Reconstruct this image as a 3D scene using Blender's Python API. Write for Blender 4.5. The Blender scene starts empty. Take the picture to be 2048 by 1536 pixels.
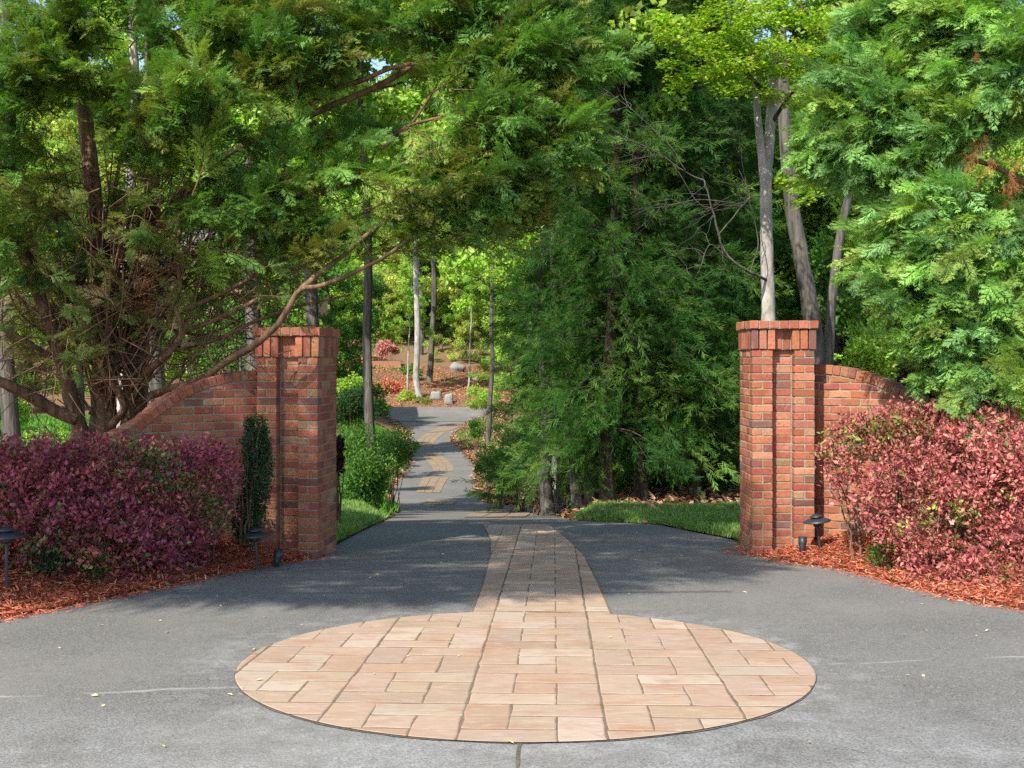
import bpy, math, random
import numpy as np
from mathutils import Vector

rng = np.random.default_rng(7)
scene = bpy.context.scene
COL = scene.collection
F = 2200.0            # focal length in photo pixels (2048 wide)
CX, HY = 1024.0, 712.0

def P(px, py, d):     # photo point at a known distance -> world position (camera at the origin, looking along +Y)
    return np.array([(px - CX) * d / F, d, (HY - py) * d / F])

# ------------------------------------------------------------------ terrain
PY = [-40, 0, 14.2, 16, 22, 30, 35, 41, 47, 52, 58, 64, 69, 75, 80, 85, 98, 112, 135, 160, 220, 340]
PZ = [1.02, -1.34, -2.179, -2.40, -3.16, -4.17, -4.65, -4.95, -5.08, -5.06, -5.04, -4.95, -4.83, -4.57, -4.36, -3.0, -1.25, 1.1, 5.6, 11.8, 24, 36]
def prof(y): return np.interp(y, PY, PZ)
def plane(y): return -1.34 - 0.0591 * y
def bank(y, ys, zs): return np.where(y < ys[0], plane(y), np.interp(y, ys, zs))
BRY, BRZ = [20, 25, 30, 36, 41, 50, 70, 85, 98, 112, 135, 160, 220, 340], [-2.52, -2.95, -3.55, -4.25, -4.6, -4.75, -4.5, -2.9, -1.25, 1.1, 5.6, 11.8, 24, 36]
BLY, BLZ = [18, 24, 32, 41, 47, 52, 64, 80, 85, 98, 112, 135, 160, 220, 340], [-2.404, -3.0, -4.1, -4.75, -4.95, -5.0, -4.9, -4.3, -2.95, -1.25, 1.1, 5.6, 11.8, 24, 36]
FLY, FLZ = [20, 30, 50, 70, 85, 98, 112, 135, 160, 220, 340], [-2.52, -2.9, -3.4, -3.2, -2.6, -1.0, 1.1, 5.0, 10, 18, 26]
LY = [-6, 0, 3, 5, 6.5, 7.41, 7.7, 8.72, 9.57, 10.3, 10.68, 11.2, 11.9, 12.65, 14.5, 16.6, 18.7, 22, 26, 30, 35, 41, 47, 52, 58, 64, 69, 75, 79, 82]
LX = [-18, -14, -8.4, -5.2, -3.95, -3.45, -3.30, -2.87, -2.58, -2.2, -1.96, -1.88, -1.89, -1.86, -1.74, -1.9, -2.0, -2.3, -2.6, -3.05, -3.93, -4.51, -4.66, -4.75, -5.4, -6.23, -6.18, -7.6, -8.8, -10]
RY = [-6, 0, 3, 5, 7.0, 7.8, 8.12, 8.99, 9.89, 10.24, 11.0, 11.7, 12.4, 13.1, 14.45, 15.5, 16.5, 18.7, 22, 26, 30, 32, 35, 41, 47, 52, 58, 64, 69, 75, 79, 82]
RX = [18, 14, 8.6, 5.3, 4.1, 3.63, 3.42, 3.17, 3.04, 2.68, 2.40, 2.45, 2.5, 2.24, 1.81, 1.27, .87, .85, .9, .95, .6, 0, -.99, -1.38, -1.58, -1.87, -2.61, -3.55, -3.64, -3.1, -2.3, -1.5]
def eL(y): return np.interp(y, LY, LX)
def eR(y): return np.interp(y, RY, RX)
def sst(t):
    t = np.clip(t, 0, 1); return t * t * (3 - 2 * t)
def G(x, y):
    x = np.asarray(x, float); y = np.asarray(y, float)
    p = prof(y)
    tr = sst((x - eR(y) - .04) / np.interp(y, [16.8, 20, 26], [.4, 1.2, 2.8]))
    tl = sst((eL(y) - x - .04) / np.interp(y, [16.8, 20, 26], [.4, 1.2, 2.4]))
    tf = sst((-6 - x) / 6)
    left = bank(y, BLY, BLZ) * (1 - tf) + bank(y, FLY, FLZ) * tf
    g = p * (1 - tr) + bank(y, BRY, BRZ) * tr
    g = np.where(x < eL(y), p * (1 - tl) + left * tl, g)
    return g
def g1(x, y): return float(G(x, y))
def hit(px, py, y0=15.0):   # where the sight line of a photo point meets the driveway
    ys = np.linspace(y0, 130, 4600)
    ray = (HY - py) / F * ys
    k = np.argmax(ray < prof(ys)) if np.any(ray < prof(ys)) else -1
    # for y0 beyond the crest the ray starts below the ground: take the first rise above it, then the fall
    above = ray >= prof(ys)
    if not above[0]:
        s = np.argmax(above); rest = ~above[s:]
        k = s + np.argmax(rest)
    y = ys[k]
    return np.array([(px - CX) * y / F, y])

# ------------------------------------------------------------------ object helpers
def tag(o, label=None, cat=None, group=None, kind=None):
    if label: o['label'] = label
    if cat: o['category'] = cat
    if group: o['group'] = group
    if kind: o['kind'] = kind
    return o
def empty(name, loc, label, cat, group=None):
    o = bpy.data.objects.new(name, None); COL.objects.link(o)
    o.location = tuple(float(v) for v in loc); o.empty_display_size = .2
    return tag(o, label, cat, group)

class Geo:
    def __init__(s): s.V = []; s.T = []; s.Q = []; s.C = []; s.n = 0
    def add(s, V, T=None, Q=None, C=(1, 1, 1)):
        V = np.asarray(V, float).reshape(-1, 3); s.V.append(V)
        if T is not None and len(T): s.T.append(np.asarray(T, np.int64).reshape(-1, 3) + s.n)
        if Q is not None and len(Q): s.Q.append(np.asarray(Q, np.int64).reshape(-1, 4) + s.n)
        C = np.asarray(C, float)
        if C.ndim == 1: C = np.broadcast_to(C, (len(V), 3))
        s.C.append(C); s.n += len(V)
    def build(s, name, mat, parent=None, smooth=False, origin=None):
        V = np.concatenate(s.V); C = np.concatenate(s.C)
        if parent is not None: V = V - np.array(parent.matrix_basis.translation)
        elif origin is not None: V = V - np.asarray(origin)
        T = np.concatenate(s.T) if s.T else np.zeros((0, 3), np.int64)
        Q = np.concatenate(s.Q) if s.Q else np.zeros((0, 4), np.int64)
        me = bpy.data.meshes.new(name)
        me.vertices.add(len(V)); me.vertices.foreach_set('co', V.astype(np.float32).ravel())
        nl = len(T) * 3 + len(Q) * 4
        me.loops.add(nl); me.loops.foreach_set('vertex_index', np.concatenate([T.ravel(), Q.ravel()]).astype(np.int32))
        me.polygons.add(len(T) + len(Q))
        st = np.concatenate([np.arange(len(T)) * 3, len(T) * 3 + np.arange(len(Q)) * 4]).astype(np.int32)
        me.polygons.foreach_set('loop_start', st)
        me.polygons.foreach_set('use_smooth', np.full(len(T) + len(Q), bool(smooth)))
        a = me.attributes.new('Col', 'FLOAT_COLOR', 'POINT')
        a.data.foreach_set('color', np.concatenate([C, np.ones((len(C), 1))], 1).astype(np.float32).ravel())
        me.update(calc_edges=True); me.validate()
        if mat: me.materials.append(mat)
        o = bpy.data.objects.new(name, me); COL.objects.link(o)
        if parent is not None: o.parent = parent
        elif origin is not None: o.location = tuple(float(v) for v in origin)
        return o

def dup(root, loc, rz=0, sc=1.0, label=None, group=None):
    r = root.copy(); COL.objects.link(r); r.location = tuple(float(v) for v in loc)
    r.rotation_euler = (0, 0, rz); r.scale = (sc, sc, sc)
    if label: r['label'] = label
    if group: r['group'] = group
    for ch in list(root.children):
        c = ch.copy(); COL.objects.link(c); c.parent = r
    return r

# ------------------------------------------------------------------ materials
def nodes(name):
    m = bpy.data.materials.new(name); m.use_nodes = True
    nt = m.node_tree; nt.nodes.clear()
    return m, nt, nt.nodes, nt.links
def N(nt, t, **kw):
    n = nt.nodes.new(t)
    for k, v in kw.items():
        if k in n.inputs.keys() if hasattr(n.inputs, 'keys') else False: n.inputs[k].default_value = v
        else: setattr(n, k, v)
    return n
def out(nt, sh):
    o = nt.nodes.new('ShaderNodeOutputMaterial'); nt.links.new(sh, o.inputs[0])
def mixc(nt, a, b, fac, mode='MIX'):
    n = nt.nodes.new('ShaderNodeMix'); n.data_type = 'RGBA'; n.blend_type = mode
    for i, v in ((6, a), (7, b)):
        if isinstance(v, (tuple, list)): n.inputs[i].default_value = (*v[:3], 1)
        else: nt.links.new(v, n.inputs[i])
    if isinstance(fac, (int, float)): n.inputs[0].default_value = fac
    else: nt.links.new(fac, n.inputs[0])
    return n.outputs[2]
def noise(nt, vec, scale, detail=4, rough=.6):
    n = nt.nodes.new('ShaderNodeTexNoise'); n.inputs['Scale'].default_value = scale
    n.inputs['Detail'].default_value = detail; n.inputs['Roughness'].default_value = rough
    if vec is not None: nt.links.new(vec, n.inputs['Vector'])
    return n.outputs[0]
def ramp(nt, v, a, b, ca=0.0, cb=1.0):
    n = nt.nodes.new('ShaderNodeMapRange'); n.inputs[1].default_value = a; n.inputs[2].default_value = b
    n.inputs[3].default_value = ca; n.inputs[4].default_value = cb
    nt.links.new(v, n.inputs[0]); return n.outputs[0]
def coord(nt, which='Object', scale=None):
    t = nt.nodes.new('ShaderNodeTexCoord'); v = t.outputs[which]
    if scale:
        m = nt.nodes.new('ShaderNodeMapping'); m.inputs['Scale'].default_value = scale
        nt.links.new(v, m.inputs['Vector']); v = m.outputs[0]
    return v
def attr(nt):
    a = nt.nodes.new('ShaderNodeAttribute'); a.attribute_name = 'Col'; return a.outputs['Color']
def princ(nt, col, rough=.8, spec=.3, bump=None, bstr=.3, bdist=.01):
    b = nt.nodes.new('ShaderNodeBsdfPrincipled')
    if isinstance(col, (tuple, list)): b.inputs['Base Color'].default_value = (*col[:3], 1)
    else: nt.links.new(col, b.inputs['Base Color'])
    b.inputs['Roughness'].default_value = rough
    b.inputs['Specular IOR Level'].default_value = spec
    if bump is not None:
        bn = nt.nodes.new('ShaderNodeBump'); bn.inputs['Strength'].default_value = bstr; bn.inputs['Distance'].default_value = bdist
        nt.links.new(bump, bn.inputs['Height']); nt.links.new(bn.outputs[0], b.inputs['Normal'])
    return b.outputs[0]

def leaf_mat(name, trans=.35, tint=(1.15, 1.2, .45), rough=.5, spec=.25):
    m, nt, ns, lk = nodes(name)
    c = attr(nt)
    p = princ(nt, c, rough, spec)
    t = ns.new('ShaderNodeBsdfTranslucent'); lk.new(mixc(nt, c, tint, 1.0, 'MULTIPLY'), t.inputs['Color'])
    mx = ns.new('ShaderNodeMixShader'); mx.inputs[0].default_value = trans
    lk.new(p, mx.inputs[1]); lk.new(t.outputs[0], mx.inputs[2]); out(nt, mx.outputs[0])
    return m
LEAF = leaf_mat('leaf', .48, (1.2, 1.2, .45))
CONIFER = leaf_mat('conifer_leaf', .34, (1.1, 1.15, .5), .55, .2)
REDLEAF = leaf_mat('red_leaf', .25, (1.25, .7, .6), .45, .3)
GRASSM = leaf_mat('grass_blade', .3, (1.0, 1.2, .4), .5, .2)

def bark_mat(name, c1, c2, sx=14, sz=1.6, b=.8):
    m, nt, ns, lk = nodes(name)
    v = coord(nt, 'Object', (sx, sx, sz))
    n1 = noise(nt, v, 1.0, 6, .65)
    v2 = coord(nt, 'Object', (1.5, 1.5, .9)); n2 = noise(nt, v2, 1.0, 3, .6)
    c = mixc(nt, c1, c2, ramp(nt, n1, .36, .64))
    c = mixc(nt, c, tuple(x * 1.5 + .03 for x in c2), ramp(nt, n2, .55, .75, 0, .5))
    out(nt, princ(nt, c, .9, .15, n1, b, .03)); return m
BARKG = bark_mat('grey_bark', (.05, .044, .038), (.155, .14, .12))
BARKP = bark_mat('pale_bark', (.22, .205, .18), (.46, .43, .39), 8, 3)
BARKR = bark_mat('red_brown_bark', (.09, .052, .032), (.25, .155, .095), 18, 1.5)
BARKD = bark_mat('dark_bark', (.03, .022, .017), (.085, .062, .048), 16, 1.5)
TWIG = bark_mat('twig_bark', (.10, .055, .032), (.22, .135, .085), 6, 6)

def brick_mat():
    m, nt, ns, lk = nodes('brick')
    c = attr(nt); v = coord(nt)
    n1 = noise(nt, v, 45, 5, .7); n2 = noise(nt, v, 7, 3, .6); n3 = noise(nt, v, 160, 2, .5)
    c = mixc(nt, c, (.10, .045, .035), ramp(nt, n1, .48, .70, 0, .65))
    c = mixc(nt, c, (.48, .32, .22), ramp(nt, n2, .54, .76, 0, .4)); n6 = noise(nt, v, 14, 4, .65); c = mixc(nt, c, (.20, .13, .06), ramp(nt, n6, .56, .74, 0, .45))
    c = mixc(nt, c, (.45, .40, .33), ramp(nt, n3, .62, .8, 0, .4))
    out(nt, princ(nt, c, .88, .2, n1, .5, .006)); return m
BRICK = brick_mat()
def mortar_mat():
    m, nt, ns, lk = nodes('mortar')
    v = coord(nt); n1 = noise(nt, v, 60, 4, .6); n2 = noise(nt, v, 3, 3, .6)
    c = mixc(nt, (.22, .18, .13), (.34, .285, .215), ramp(nt, n1, .35, .65))
    c = mixc(nt, c, (.22, .19, .14), ramp(nt, n2, .5, .75, 0, .7))
    out(nt, princ(nt, c, .95, .1, n1, .5, .004)); return m
MORTAR = mortar_mat()

def asphalt_mat():
    m, nt, ns, lk = nodes('asphalt')
    v = coord(nt)
    n1 = noise(nt, v, 110, 3, .6); n2 = noise(nt, v, .8, 4, .6); n3 = noise(nt, v, 30, 3, .6); n4 = noise(nt, v, 3.2, 5, .7)
    c = mixc(nt, (.075, .072, .067), (.225, .217, .202), ramp(nt, n1, .36, .64))
    c = mixc(nt, c, (.21, .20, .182), ramp(nt, n2, .42, .68, 0, .6))
    c = mixc(nt, c, (.075, .075, .075), ramp(nt, n4, .56, .75, 0, .45))
    c = mixc(nt, c, (.36, .36, .35), ramp(nt, n3, .60, .78, 0, .5)); n5 = noise(nt, v, 11, 5, .75); c = mixc(nt, c, (.08, .077, .072), ramp(nt, n5, .55, .72, 0, .4))
    sp = ns.new('ShaderNodeSeparateXYZ'); lk.new(v, sp.inputs[0])
    def M(op, a, b=None):
        n = ns.new('ShaderNodeMath'); n.operation = op
        for i, q in enumerate((a, b)):
            if q is None: continue
            if isinstance(q, (int, float)): n.inputs[i].default_value = q
            else: lk.new(q, n.inputs[i])
        return n.outputs[0]
    # chalky bloom around the stamped circle and a pale seam that crosses the drive
    dx = M('SUBTRACT', sp.outputs[0], .07); dy = M('SUBTRACT', sp.outputs[1], 6.13)
    r = M('SQRT', M('ADD', M('MULTIPLY', dx, dx), M('MULTIPLY', dy, dy)))
    ring = ramp(nt, r, 1.58, 2.05, 1, 0)
    c = mixc(nt, c, (.36, .36, .355), M('MULTIPLY', M('MULTIPLY', ring, ramp(nt, noise(nt, v, 5, 5, .7), .46, .66, 0, .8)), ramp(nt, noise(nt, v, 75, 4, .75), .40, .60, .2, 1)))
    front = ramp(nt, sp.outputs[1], 5.4, 4.2)
    c = mixc(nt, c, (.36, .365, .365), M('MULTIPLY', M('MULTIPLY', front, ramp(nt, noise(nt, v, 2.2, 5, .75), .36, .62, 0, .9)), ramp(nt, noise(nt, v, 75, 4, .75), .42, .60, .15, 1)))
    wob = M('MULTIPLY', M('SUBTRACT', noise(nt, v, 2.5, 3, .6), .5), .16)
    yy = M('ADD', M('ADD', sp.outputs[1], wob), M('MULTIPLY', sp.outputs[0], -.165))
    seam = ramp(nt, M('ABSOLUTE', M('SUBTRACT', yy, 5.77)), .006, .024, 1, 0)
    c = mixc(nt, c, (.36, .35, .32), M('MULTIPLY', seam, ramp(nt, noise(nt, v, 1.7, 3, .6), .42, .58, 0, .75)))
    out(nt, princ(nt, c, .92, .2, n1, .7, .008)); return m
ASPHALT = asphalt_mat()

def stone_mat(name, far=False):
    m, nt, ns, lk = nodes(name)
    v = coord(nt, 'Object', (1, 2.2, 1)); v1 = coord(nt)
    c = attr(nt)
    n1 = noise(nt, v, 3.0, 5, .65); n2 = noise(nt, v, 11, 4, .7); n3 = noise(nt, v1, 70, 3, .6); n4 = noise(nt, v1, 1.6, 4, .6)
    c = mixc(nt, c, (.33, .175, .105), ramp(nt, n1, .50, .70, 0, .8))
    c = mixc(nt, c, (.29, .23, .18), ramp(nt, n2, .52, .72, 0, .7)); n7 = noise(nt, v1, .9, 5, .7); c = mixc(nt, c, (.22, .175, .135), ramp(nt, n7, .54, .74, 0, .6)); n8 = noise(nt, coord(nt, 'Object', (2.5, 9, 1)), 3.0, 5, .7); c = mixc(nt, c, (.47, .39, .31), ramp(nt, n8, .52, .74, 0, .7))
    c = mixc(nt, c, (.235, .155, .10), ramp(nt, n4, .58, .76, 0, .45))
    c = mixc(nt, c, (.48, .385, .30), ramp(nt, n3, .58, .75, 0, .35))
    out(nt, princ(nt, c, .85, .25, n2, .4, .008)); return m
STONE = stone_mat('stamped_concrete')
def simple(name, c1, c2, sc=40, rough=.9, bs=.4, bd=.01, spec=.2, detail=5):
    m, nt, ns, lk = nodes(name)
    v = coord(nt); n1 = noise(nt, v, sc, detail, .65); n2 = noise(nt, v, sc * .08, 3, .6)
    c = mixc(nt, c1, c2, ramp(nt, n1, .35, .65))
    c = mixc(nt, c, tuple(x * .6 for x in c1), ramp(nt, n2, .5, .75, 0, .5))
    out(nt, princ(nt, c, rough, spec, n1, bs, bd)); return m
GROUT = simple('grout', (.12, .085, .055), (.22, .165, .115), 60)
EDGE = simple('edge_gap', (.07, .06, .05), (.17, .145, .12), 50)
MULCHG = simple('mulch_ground', (.11, .03, .015), (.28, .085, .04), 60, .95, .9, .03)
def litter():
    m, nt, ns, lk = nodes('woodland_floor')
    v = coord(nt); n1 = noise(nt, v, 9, 6, .75); n2 = noise(nt, v, .35, 4, .6); n3 = noise(nt, v, 40, 4, .7)
    c = mixc(nt, (.11, .062, .035), (.30, .19, .115), ramp(nt, n3, .35, .65))
    c = mixc(nt, c, (.26, .13, .07), ramp(nt, n1, .5, .7, 0, .7))
    c = mixc(nt, c, (.07, .12, .025), ramp(nt, n2, .54, .68, 0, .7))
    out(nt, princ(nt, c, .95, .1, n3, .8, .05)); return m
LITTER = litter()
LAWNG = simple('lawn_ground', (.07, .15, .022), (.13, .27, .045), 60, .95, .8, .03)
COPPER = simple('lamp_black_metal', (.018, .02, .026), (.035, .038, .045), 80, .45, .1, .002, .5)
ROCK = simple('grey_rock', (.17, .17, .165), (.34, .33, .31), 14, .9, .7, .05)
STUCCO = simple('peach_stucco', (.50, .30, .20), (.56, .36, .25), 30, .9, .2)
ROOF = simple('roof_shingle', (.10, .09, .085), (.18, .165, .155), 12, .9, .5)
WHITE = simple('white_paint', (.78, .78, .76), (.82, .82, .80), 30, .5, .05)
GLASS = simple('window_glass', (.02, .03, .035), (.04, .05, .055), 3, .08, .02, .002, .6)
FALLEN = leaf_mat('fallen_leaf_mat', .1, (1, .9, .5), .6, .2)

# ------------------------------------------------------------------ geometry generators
def unit(v): v = np.asarray(v, float); return v / (np.linalg.norm(v, axis=-1, keepdims=True) + 1e-9)
def catmull(Pts, k=6):
    Pts = np.asarray(Pts, float)
    if len(Pts) < 3: 
        t = np.linspace(0, 1, k + 1)[:, None]; return Pts[0] * (1 - t) + Pts[-1] * t
    A = np.vstack([2 * Pts[0] - Pts[1], Pts, 2 * Pts[-1] - Pts[-2]]); o = []
    for i in range(1, len(A) - 2):
        for t in np.linspace(0, 1, k, endpoint=False):
            p0, p1, p2, p3 = A[i - 1:i + 3]
            o.append(.5 * (2 * p1 + (p2 - p0) * t + (2 * p0 - 5 * p1 + 4 * p2 - p3) * t * t + (3 * p1 - p0 - 3 * p2 + p3) * t ** 3))
    o.append(A[-2]); return np.array(o)
def tube(geo, pts, r, sides=7, C=(1, 1, 1), knob=0.0):
    pts = np.asarray(pts, float); n = len(pts); r = np.broadcast_to(np.asarray(r, float), (n,))
    t = unit(np.gradient(pts, axis=0))
    ref = np.array([0.31, 0.2, 0.93]) if abs(t[:, 2]).mean() < .75 else np.array([.9, .4, .1])
    u = unit(np.cross(t, ref)); w = np.cross(t, u)
    a = np.arange(sides) / sides * 2 * np.pi
    rr = r[:, None] * (1 + knob * rng.normal(size=(n, sides)))
    V = pts[:, None] + rr[..., None] * (np.cos(a)[None, :, None] * u[:, None] + np.sin(a)[None, :, None] * w[:, None])
    i = np.arange(n - 1)[:, None] * sides; j = np.arange(sides)[None]; j2 = (j + 1) % sides
    Q = np.stack([i + j, i + j2, i + sides + j2, i + sides + j], -1).reshape(-1, 4)
    V = np.vstack([V.reshape(-1, 3), pts[-1:] + t[-1:] * r[-1]])
    e = (n - 1) * sides
    T = np.stack([e + np.arange(sides), e + (np.arange(sides) + 1) % sides, np.full(sides, n * sides)], -1)
    geo.add(V, T, Q, C)
def box(geo, c, s, C=(1, 1, 1), rz=0.0):
    c = np.asarray(c, float); h = np.asarray(s, float) / 2
    V = np.array([[x, y, z] for x in (-1, 1) for y in (-1, 1) for z in (-1, 1)]) * h
    if rz: R = np.array([[math.cos(rz), -math.sin(rz), 0], [math.sin(rz), math.cos(rz), 0], [0, 0, 1]]); V = V @ R.T
    geo.add(V + c, None, [[0, 1, 3, 2], [4, 6, 7, 5], [0, 4, 5, 1], [2, 3, 7, 6], [0, 2, 6, 4], [1, 5, 7, 3]], C)
def lathe(geo, c, prof_, sides=24, C=(1, 1, 1), axis=None):
    pr = np.asarray(prof_, float); n = len(pr); a = np.arange(sides) / sides * 2 * np.pi
    V = np.stack([pr[:, 0][:, None] * np.cos(a), pr[:, 0][:, None] * np.sin(a), np.repeat(pr[:, 1][:, None], sides, 1)], -1).reshape(-1, 3)
    if axis is not None:
        z = unit(axis); x = unit(np.cross([0, 1, .1], z)); y = np.cross(z, x); V = V @ np.stack([x, y, z])
    i = np.arange(n - 1)[:, None] * sides; j = np.arange(sides)[None]; j2 = (j + 1) % sides
    geo.add(V + np.asarray(c), None, np.stack([i + j, i + j2, i + sides + j2, i + sides + j], -1).reshape(-1, 4), C)

def frames(d, roll):   # rotation matrices whose local Y is d
    d = unit(d); up = np.tile([0, 0, 1.0], (len(d), 1))
    x = np.cross(d, up); bad = np.linalg.norm(x, axis=1) < 1e-3; x[bad] = [1, 0, 0]; x = unit(x); z = np.cross(x, d)
    c, s = np.cos(roll)[:, None], np.sin(roll)[:, None]
    X = c * x + s * z; Z = -s * x + c * z
    return np.stack([X, d, Z], 2)
def scatter(geo, temp, pos, R, sc, C):
    tv, tf = temp; n = len(pos)
    if n == 0: return
    V = np.einsum('nij,tj->nti', R, tv) * np.asarray(sc)[:, None, None] + pos[:, None]
    T = tf[None] + (np.arange(n) * len(tv))[:, None, None]
    geo.add(V.reshape(-1, 3), T.reshape(-1, 3), None, np.repeat(C, len(tv), 0))
def palette(cols, n, jit=.15, w=None, hue=.06):
    cols = np.asarray(cols, float); k = rng.choice(len(cols), n, p=w)
    return np.clip(cols[k] * (1 + jit * rng.normal(size=(n, 1))) * (1 + hue * rng.normal(size=(n, 3))), .004, .9)

def frond_template(seed, n=8, fine=True):
    r = np.random.default_rng(seed); V = []; T = []
    def tri(a, b, c): V.extend([a, b, c]); T.append([len(V) - 3, len(V) - 2, len(V) - 1])
    def ctr(t): return np.array([.03 * math.sin(3 * t + seed), t, -.16 * t * t])
    for i in range(n):
        t = .06 + .9 * i / n
        for sd in (-1, 1):
            tt = t + (.045 if sd > 0 else 0) + r.normal() * .012
            b = ctr(tt); a = math.radians(46 - 20 * tt + r.normal() * 6)
            L = (.29 * (1 - tt) ** .65 + .09) * (1 + .15 * r.normal())
            d = np.array([sd * math.sin(a), math.cos(a), r.normal() * .14 - .10]); tip = b + d * L
            nrm = np.array([d[1], -d[0], 0]); w = .013
            m = b + d * L * .45
            tri(b, m + nrm * w, tip); tri(b, tip, m - nrm * w)
            if fine:
                for u in (.22, .42, .62, .8):
                    for s2 in (-1, 1):
                        q = b + d * L * u; a2 = math.radians(30 + r.normal() * 8) * s2
                        e = np.array([d[0] * math.cos(a2) - d[1] * math.sin(a2), d[0] * math.sin(a2) + d[1] * math.cos(a2), d[2] + r.normal() * .15])
                        l2 = L * .46 * (1 - .5 * u) + .025
                        n2 = np.array([e[1], -e[0], r.normal() * .3]) * .0095
                        tri(q - n2, q + n2, q + e * l2)
    tri(ctr(.9) + [-.012, 0, 0], ctr(.9) + [.012, 0, 0], ctr(1.08))
    tri(np.array([-.008, 0, 0]), np.array([.008, 0, 0]), ctr(1.0))
    return np.array(V, float), np.array(T)
FRONDS = [frond_template(s) for s in (1, 2, 3)]
FRONDL = [frond_template(s, 6, False) for s in (4, 5)]

def bough(acc, p0, d, L, m, size, curve=.0, spread=1.0, cols=None, flat=.5):
    """one leafy bough: curved spine with fronds; acc collects (pos, dir, roll, size, col) and spines"""
    d = unit(d); t = np.sort(rng.uniform(.12, 1, m)); k = max(2, m // 8)
    t[-k:] = rng.uniform(.9, 1, k)
    up = np.array([0, 0, 1.0])
    pos = p0 + d * (L * t)[:, None] + up * (curve * L * t * t)[:, None]
    tang = unit(d + up * (2 * curve * t)[:, None])
    side = unit(np.cross(tang, up)); vv = np.cross(side, tang)
    ang = np.radians(52 - 32 * t + rng.normal(size=m) * 11) * spread
    az = np.where(rng.random(m) < flat, rng.choice([0, np.pi], m) + rng.normal(size=m) * .45, rng.uniform(0, 2 * np.pi, m))
    dirs = np.cos(ang)[:, None] * tang + np.sin(ang)[:, None] * (np.cos(az)[:, None] * side + np.sin(az)[:, None] * vv)
    dirs[:, 2] -= .08
    sz = size * (1.05 - .45 * t) * rng.uniform(.55, 1.35, m)
    base = cols[rng.integers(len(cols))] * (1 + .16 * rng.normal())
    C = np.clip(base * (1 + .14 * rng.normal(size=(m, 1))), .004, 1)
    acc['p'].append(pos); acc['d'].append(dirs); acc['r'].append(rng.normal(size=m) * .7); acc['s'].append(sz); acc['c'].append(C)
    acc['sp'].append(p0 + d * (L * np.linspace(0, 1, 6))[:, None] + up * (curve * L * np.linspace(0, 1, 6) ** 2)[:, None])
def new_acc(): return {k: [] for k in ('p', 'd', 'r', 's', 'c', 'sp')}
def bake_fronds(geo, acc, temps):
    p, d, r, s, c = (np.concatenate(acc[k]) for k in ('p', 'd', 'r', 's', 'c'))
    R = frames(d, r); k = rng.integers(len(temps), size=len(p))
    for i, t in enumerate(temps):
        q = k == i; scatter(geo, t, p[q], R[q], s[q], c[q])

KITE = (np.array([[0, 0, 0], [-.30, .42, .05], [.30, .42, .05], [0, 1, -.04], [0, .45, -.06]], float), np.array([[0, 4, 1], [0, 2, 4], [1, 4, 3], [4, 2, 3]]))
LEAF2 = (np.array([[0, 0, 0], [-.34, .45, .06], [.34, .45, .06], [0, 1, -.05]], float), np.array([[0, 2, 1], [1, 2, 3]]))
SLIM = (np.array([[-.017, 0, 0], [.017, 0, 0], [0, .55, .06], [.03, 1, -.14]], float), np.array([[0, 1, 2], [1, 3, 2]]))
BLADE = (np.array([[-.06, 0, 0], [.06, 0, 0], [.045, .55, .10], [0, 1, .32]], float), np.array([[0, 1, 2], [0, 2, 3]]))
def ced_template(seed, n=40):
    r = np.random.default_rng(seed); V = []; T = []
    for i in range(n):
        t = r.uniform(0, .92); b = np.array([0, t, -.22 * t * t]); az_ = r.uniform(0, 6.283); an = math.radians(r.uniform(18, 46)); L = r.uniform(.24, .42) * (1 - .4 * t)
        d = np.array([math.sin(an) * math.cos(az_), math.cos(an), math.sin(an) * math.sin(az_) - .12]); w = np.cross(d, [math.cos(az_ + 1.3), .1, math.sin(az_ + 1.3)]); w = w / np.linalg.norm(w) * .0085
        m = b + d * L * .55; e = b + d * L + np.array([0, 0, -.10 * L]); k = len(V); V += [b - w * .6, b + w * .6, m + w, m - w, e]; T += [[k, k + 1, k + 2], [k, k + 2, k + 3], [k + 3, k + 2, k + 4]]
    return np.array(V), np.array(T)
CEDS = [ced_template(q) for q in (61, 62, 63)]
# a three-leaf cluster (for distant crowns)
def cluster_template(seed, n=6, spread=.9):
    r = np.random.default_rng(seed); V = []; T = []
    for i in range(n):
        d = unit(r.normal(size=3) + [0, .6, 0]); R = frames(d[None], r.uniform(0, 6, 1))[0]
        o = r.normal(size=3) * spread * .5; b = len(V)
        V.extend(list(LEAF2[0] * (.8 + .5 * r.random()) @ R.T + o)); T.extend((LEAF2[1] + b).tolist())
    return np.array(V), np.array(T)
CLUST = [cluster_template(s) for s in (11, 12, 13)]

def rand_dirs(n, up=0.0):
    d = rng.normal(size=(n, 3)); d[:, 2] += up; return unit(d)

def leaf_cloud(geo, centers, radii, counts, size, cols, temps=(LEAF2,), flat=.0, shell=.55, up=.3, w=None, squash=1.0, jit=.15):
    for c, r, n in zip(centers, radii, counts):
        n = int(n)
        d = rand_dirs(n); rad = np.where(rng.random(n) < .7, rng.uniform(shell, 1, n), rng.uniform(0, 1, n) ** .5)
        q = d * rad[:, None] * r; q[:, 2] *= squash
        p = np.asarray(c) + q + rng.normal(size=(n, 3)) * r * .06
        od = unit(d * .8 + rng.normal(size=(n, 3)) * .8 + [0, 0, up])
        if flat: od[:, 2] *= (1 - flat); od = unit(od)
        roll = rng.normal(size=n) * (1.6 * (1 - flat) + .25)
        col = palette(cols, n, jit, w) * (1 + .12 * rng.normal())
        k = rng.integers(len(temps), size=n); R = frames(od, roll); s = size * rng.uniform(.6, 1.3, n)
        for i, t in enumerate(temps):
            m = k == i; scatter(geo, t, p[m], R[m], s[m], np.clip(col[m], .004, .9))

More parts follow.
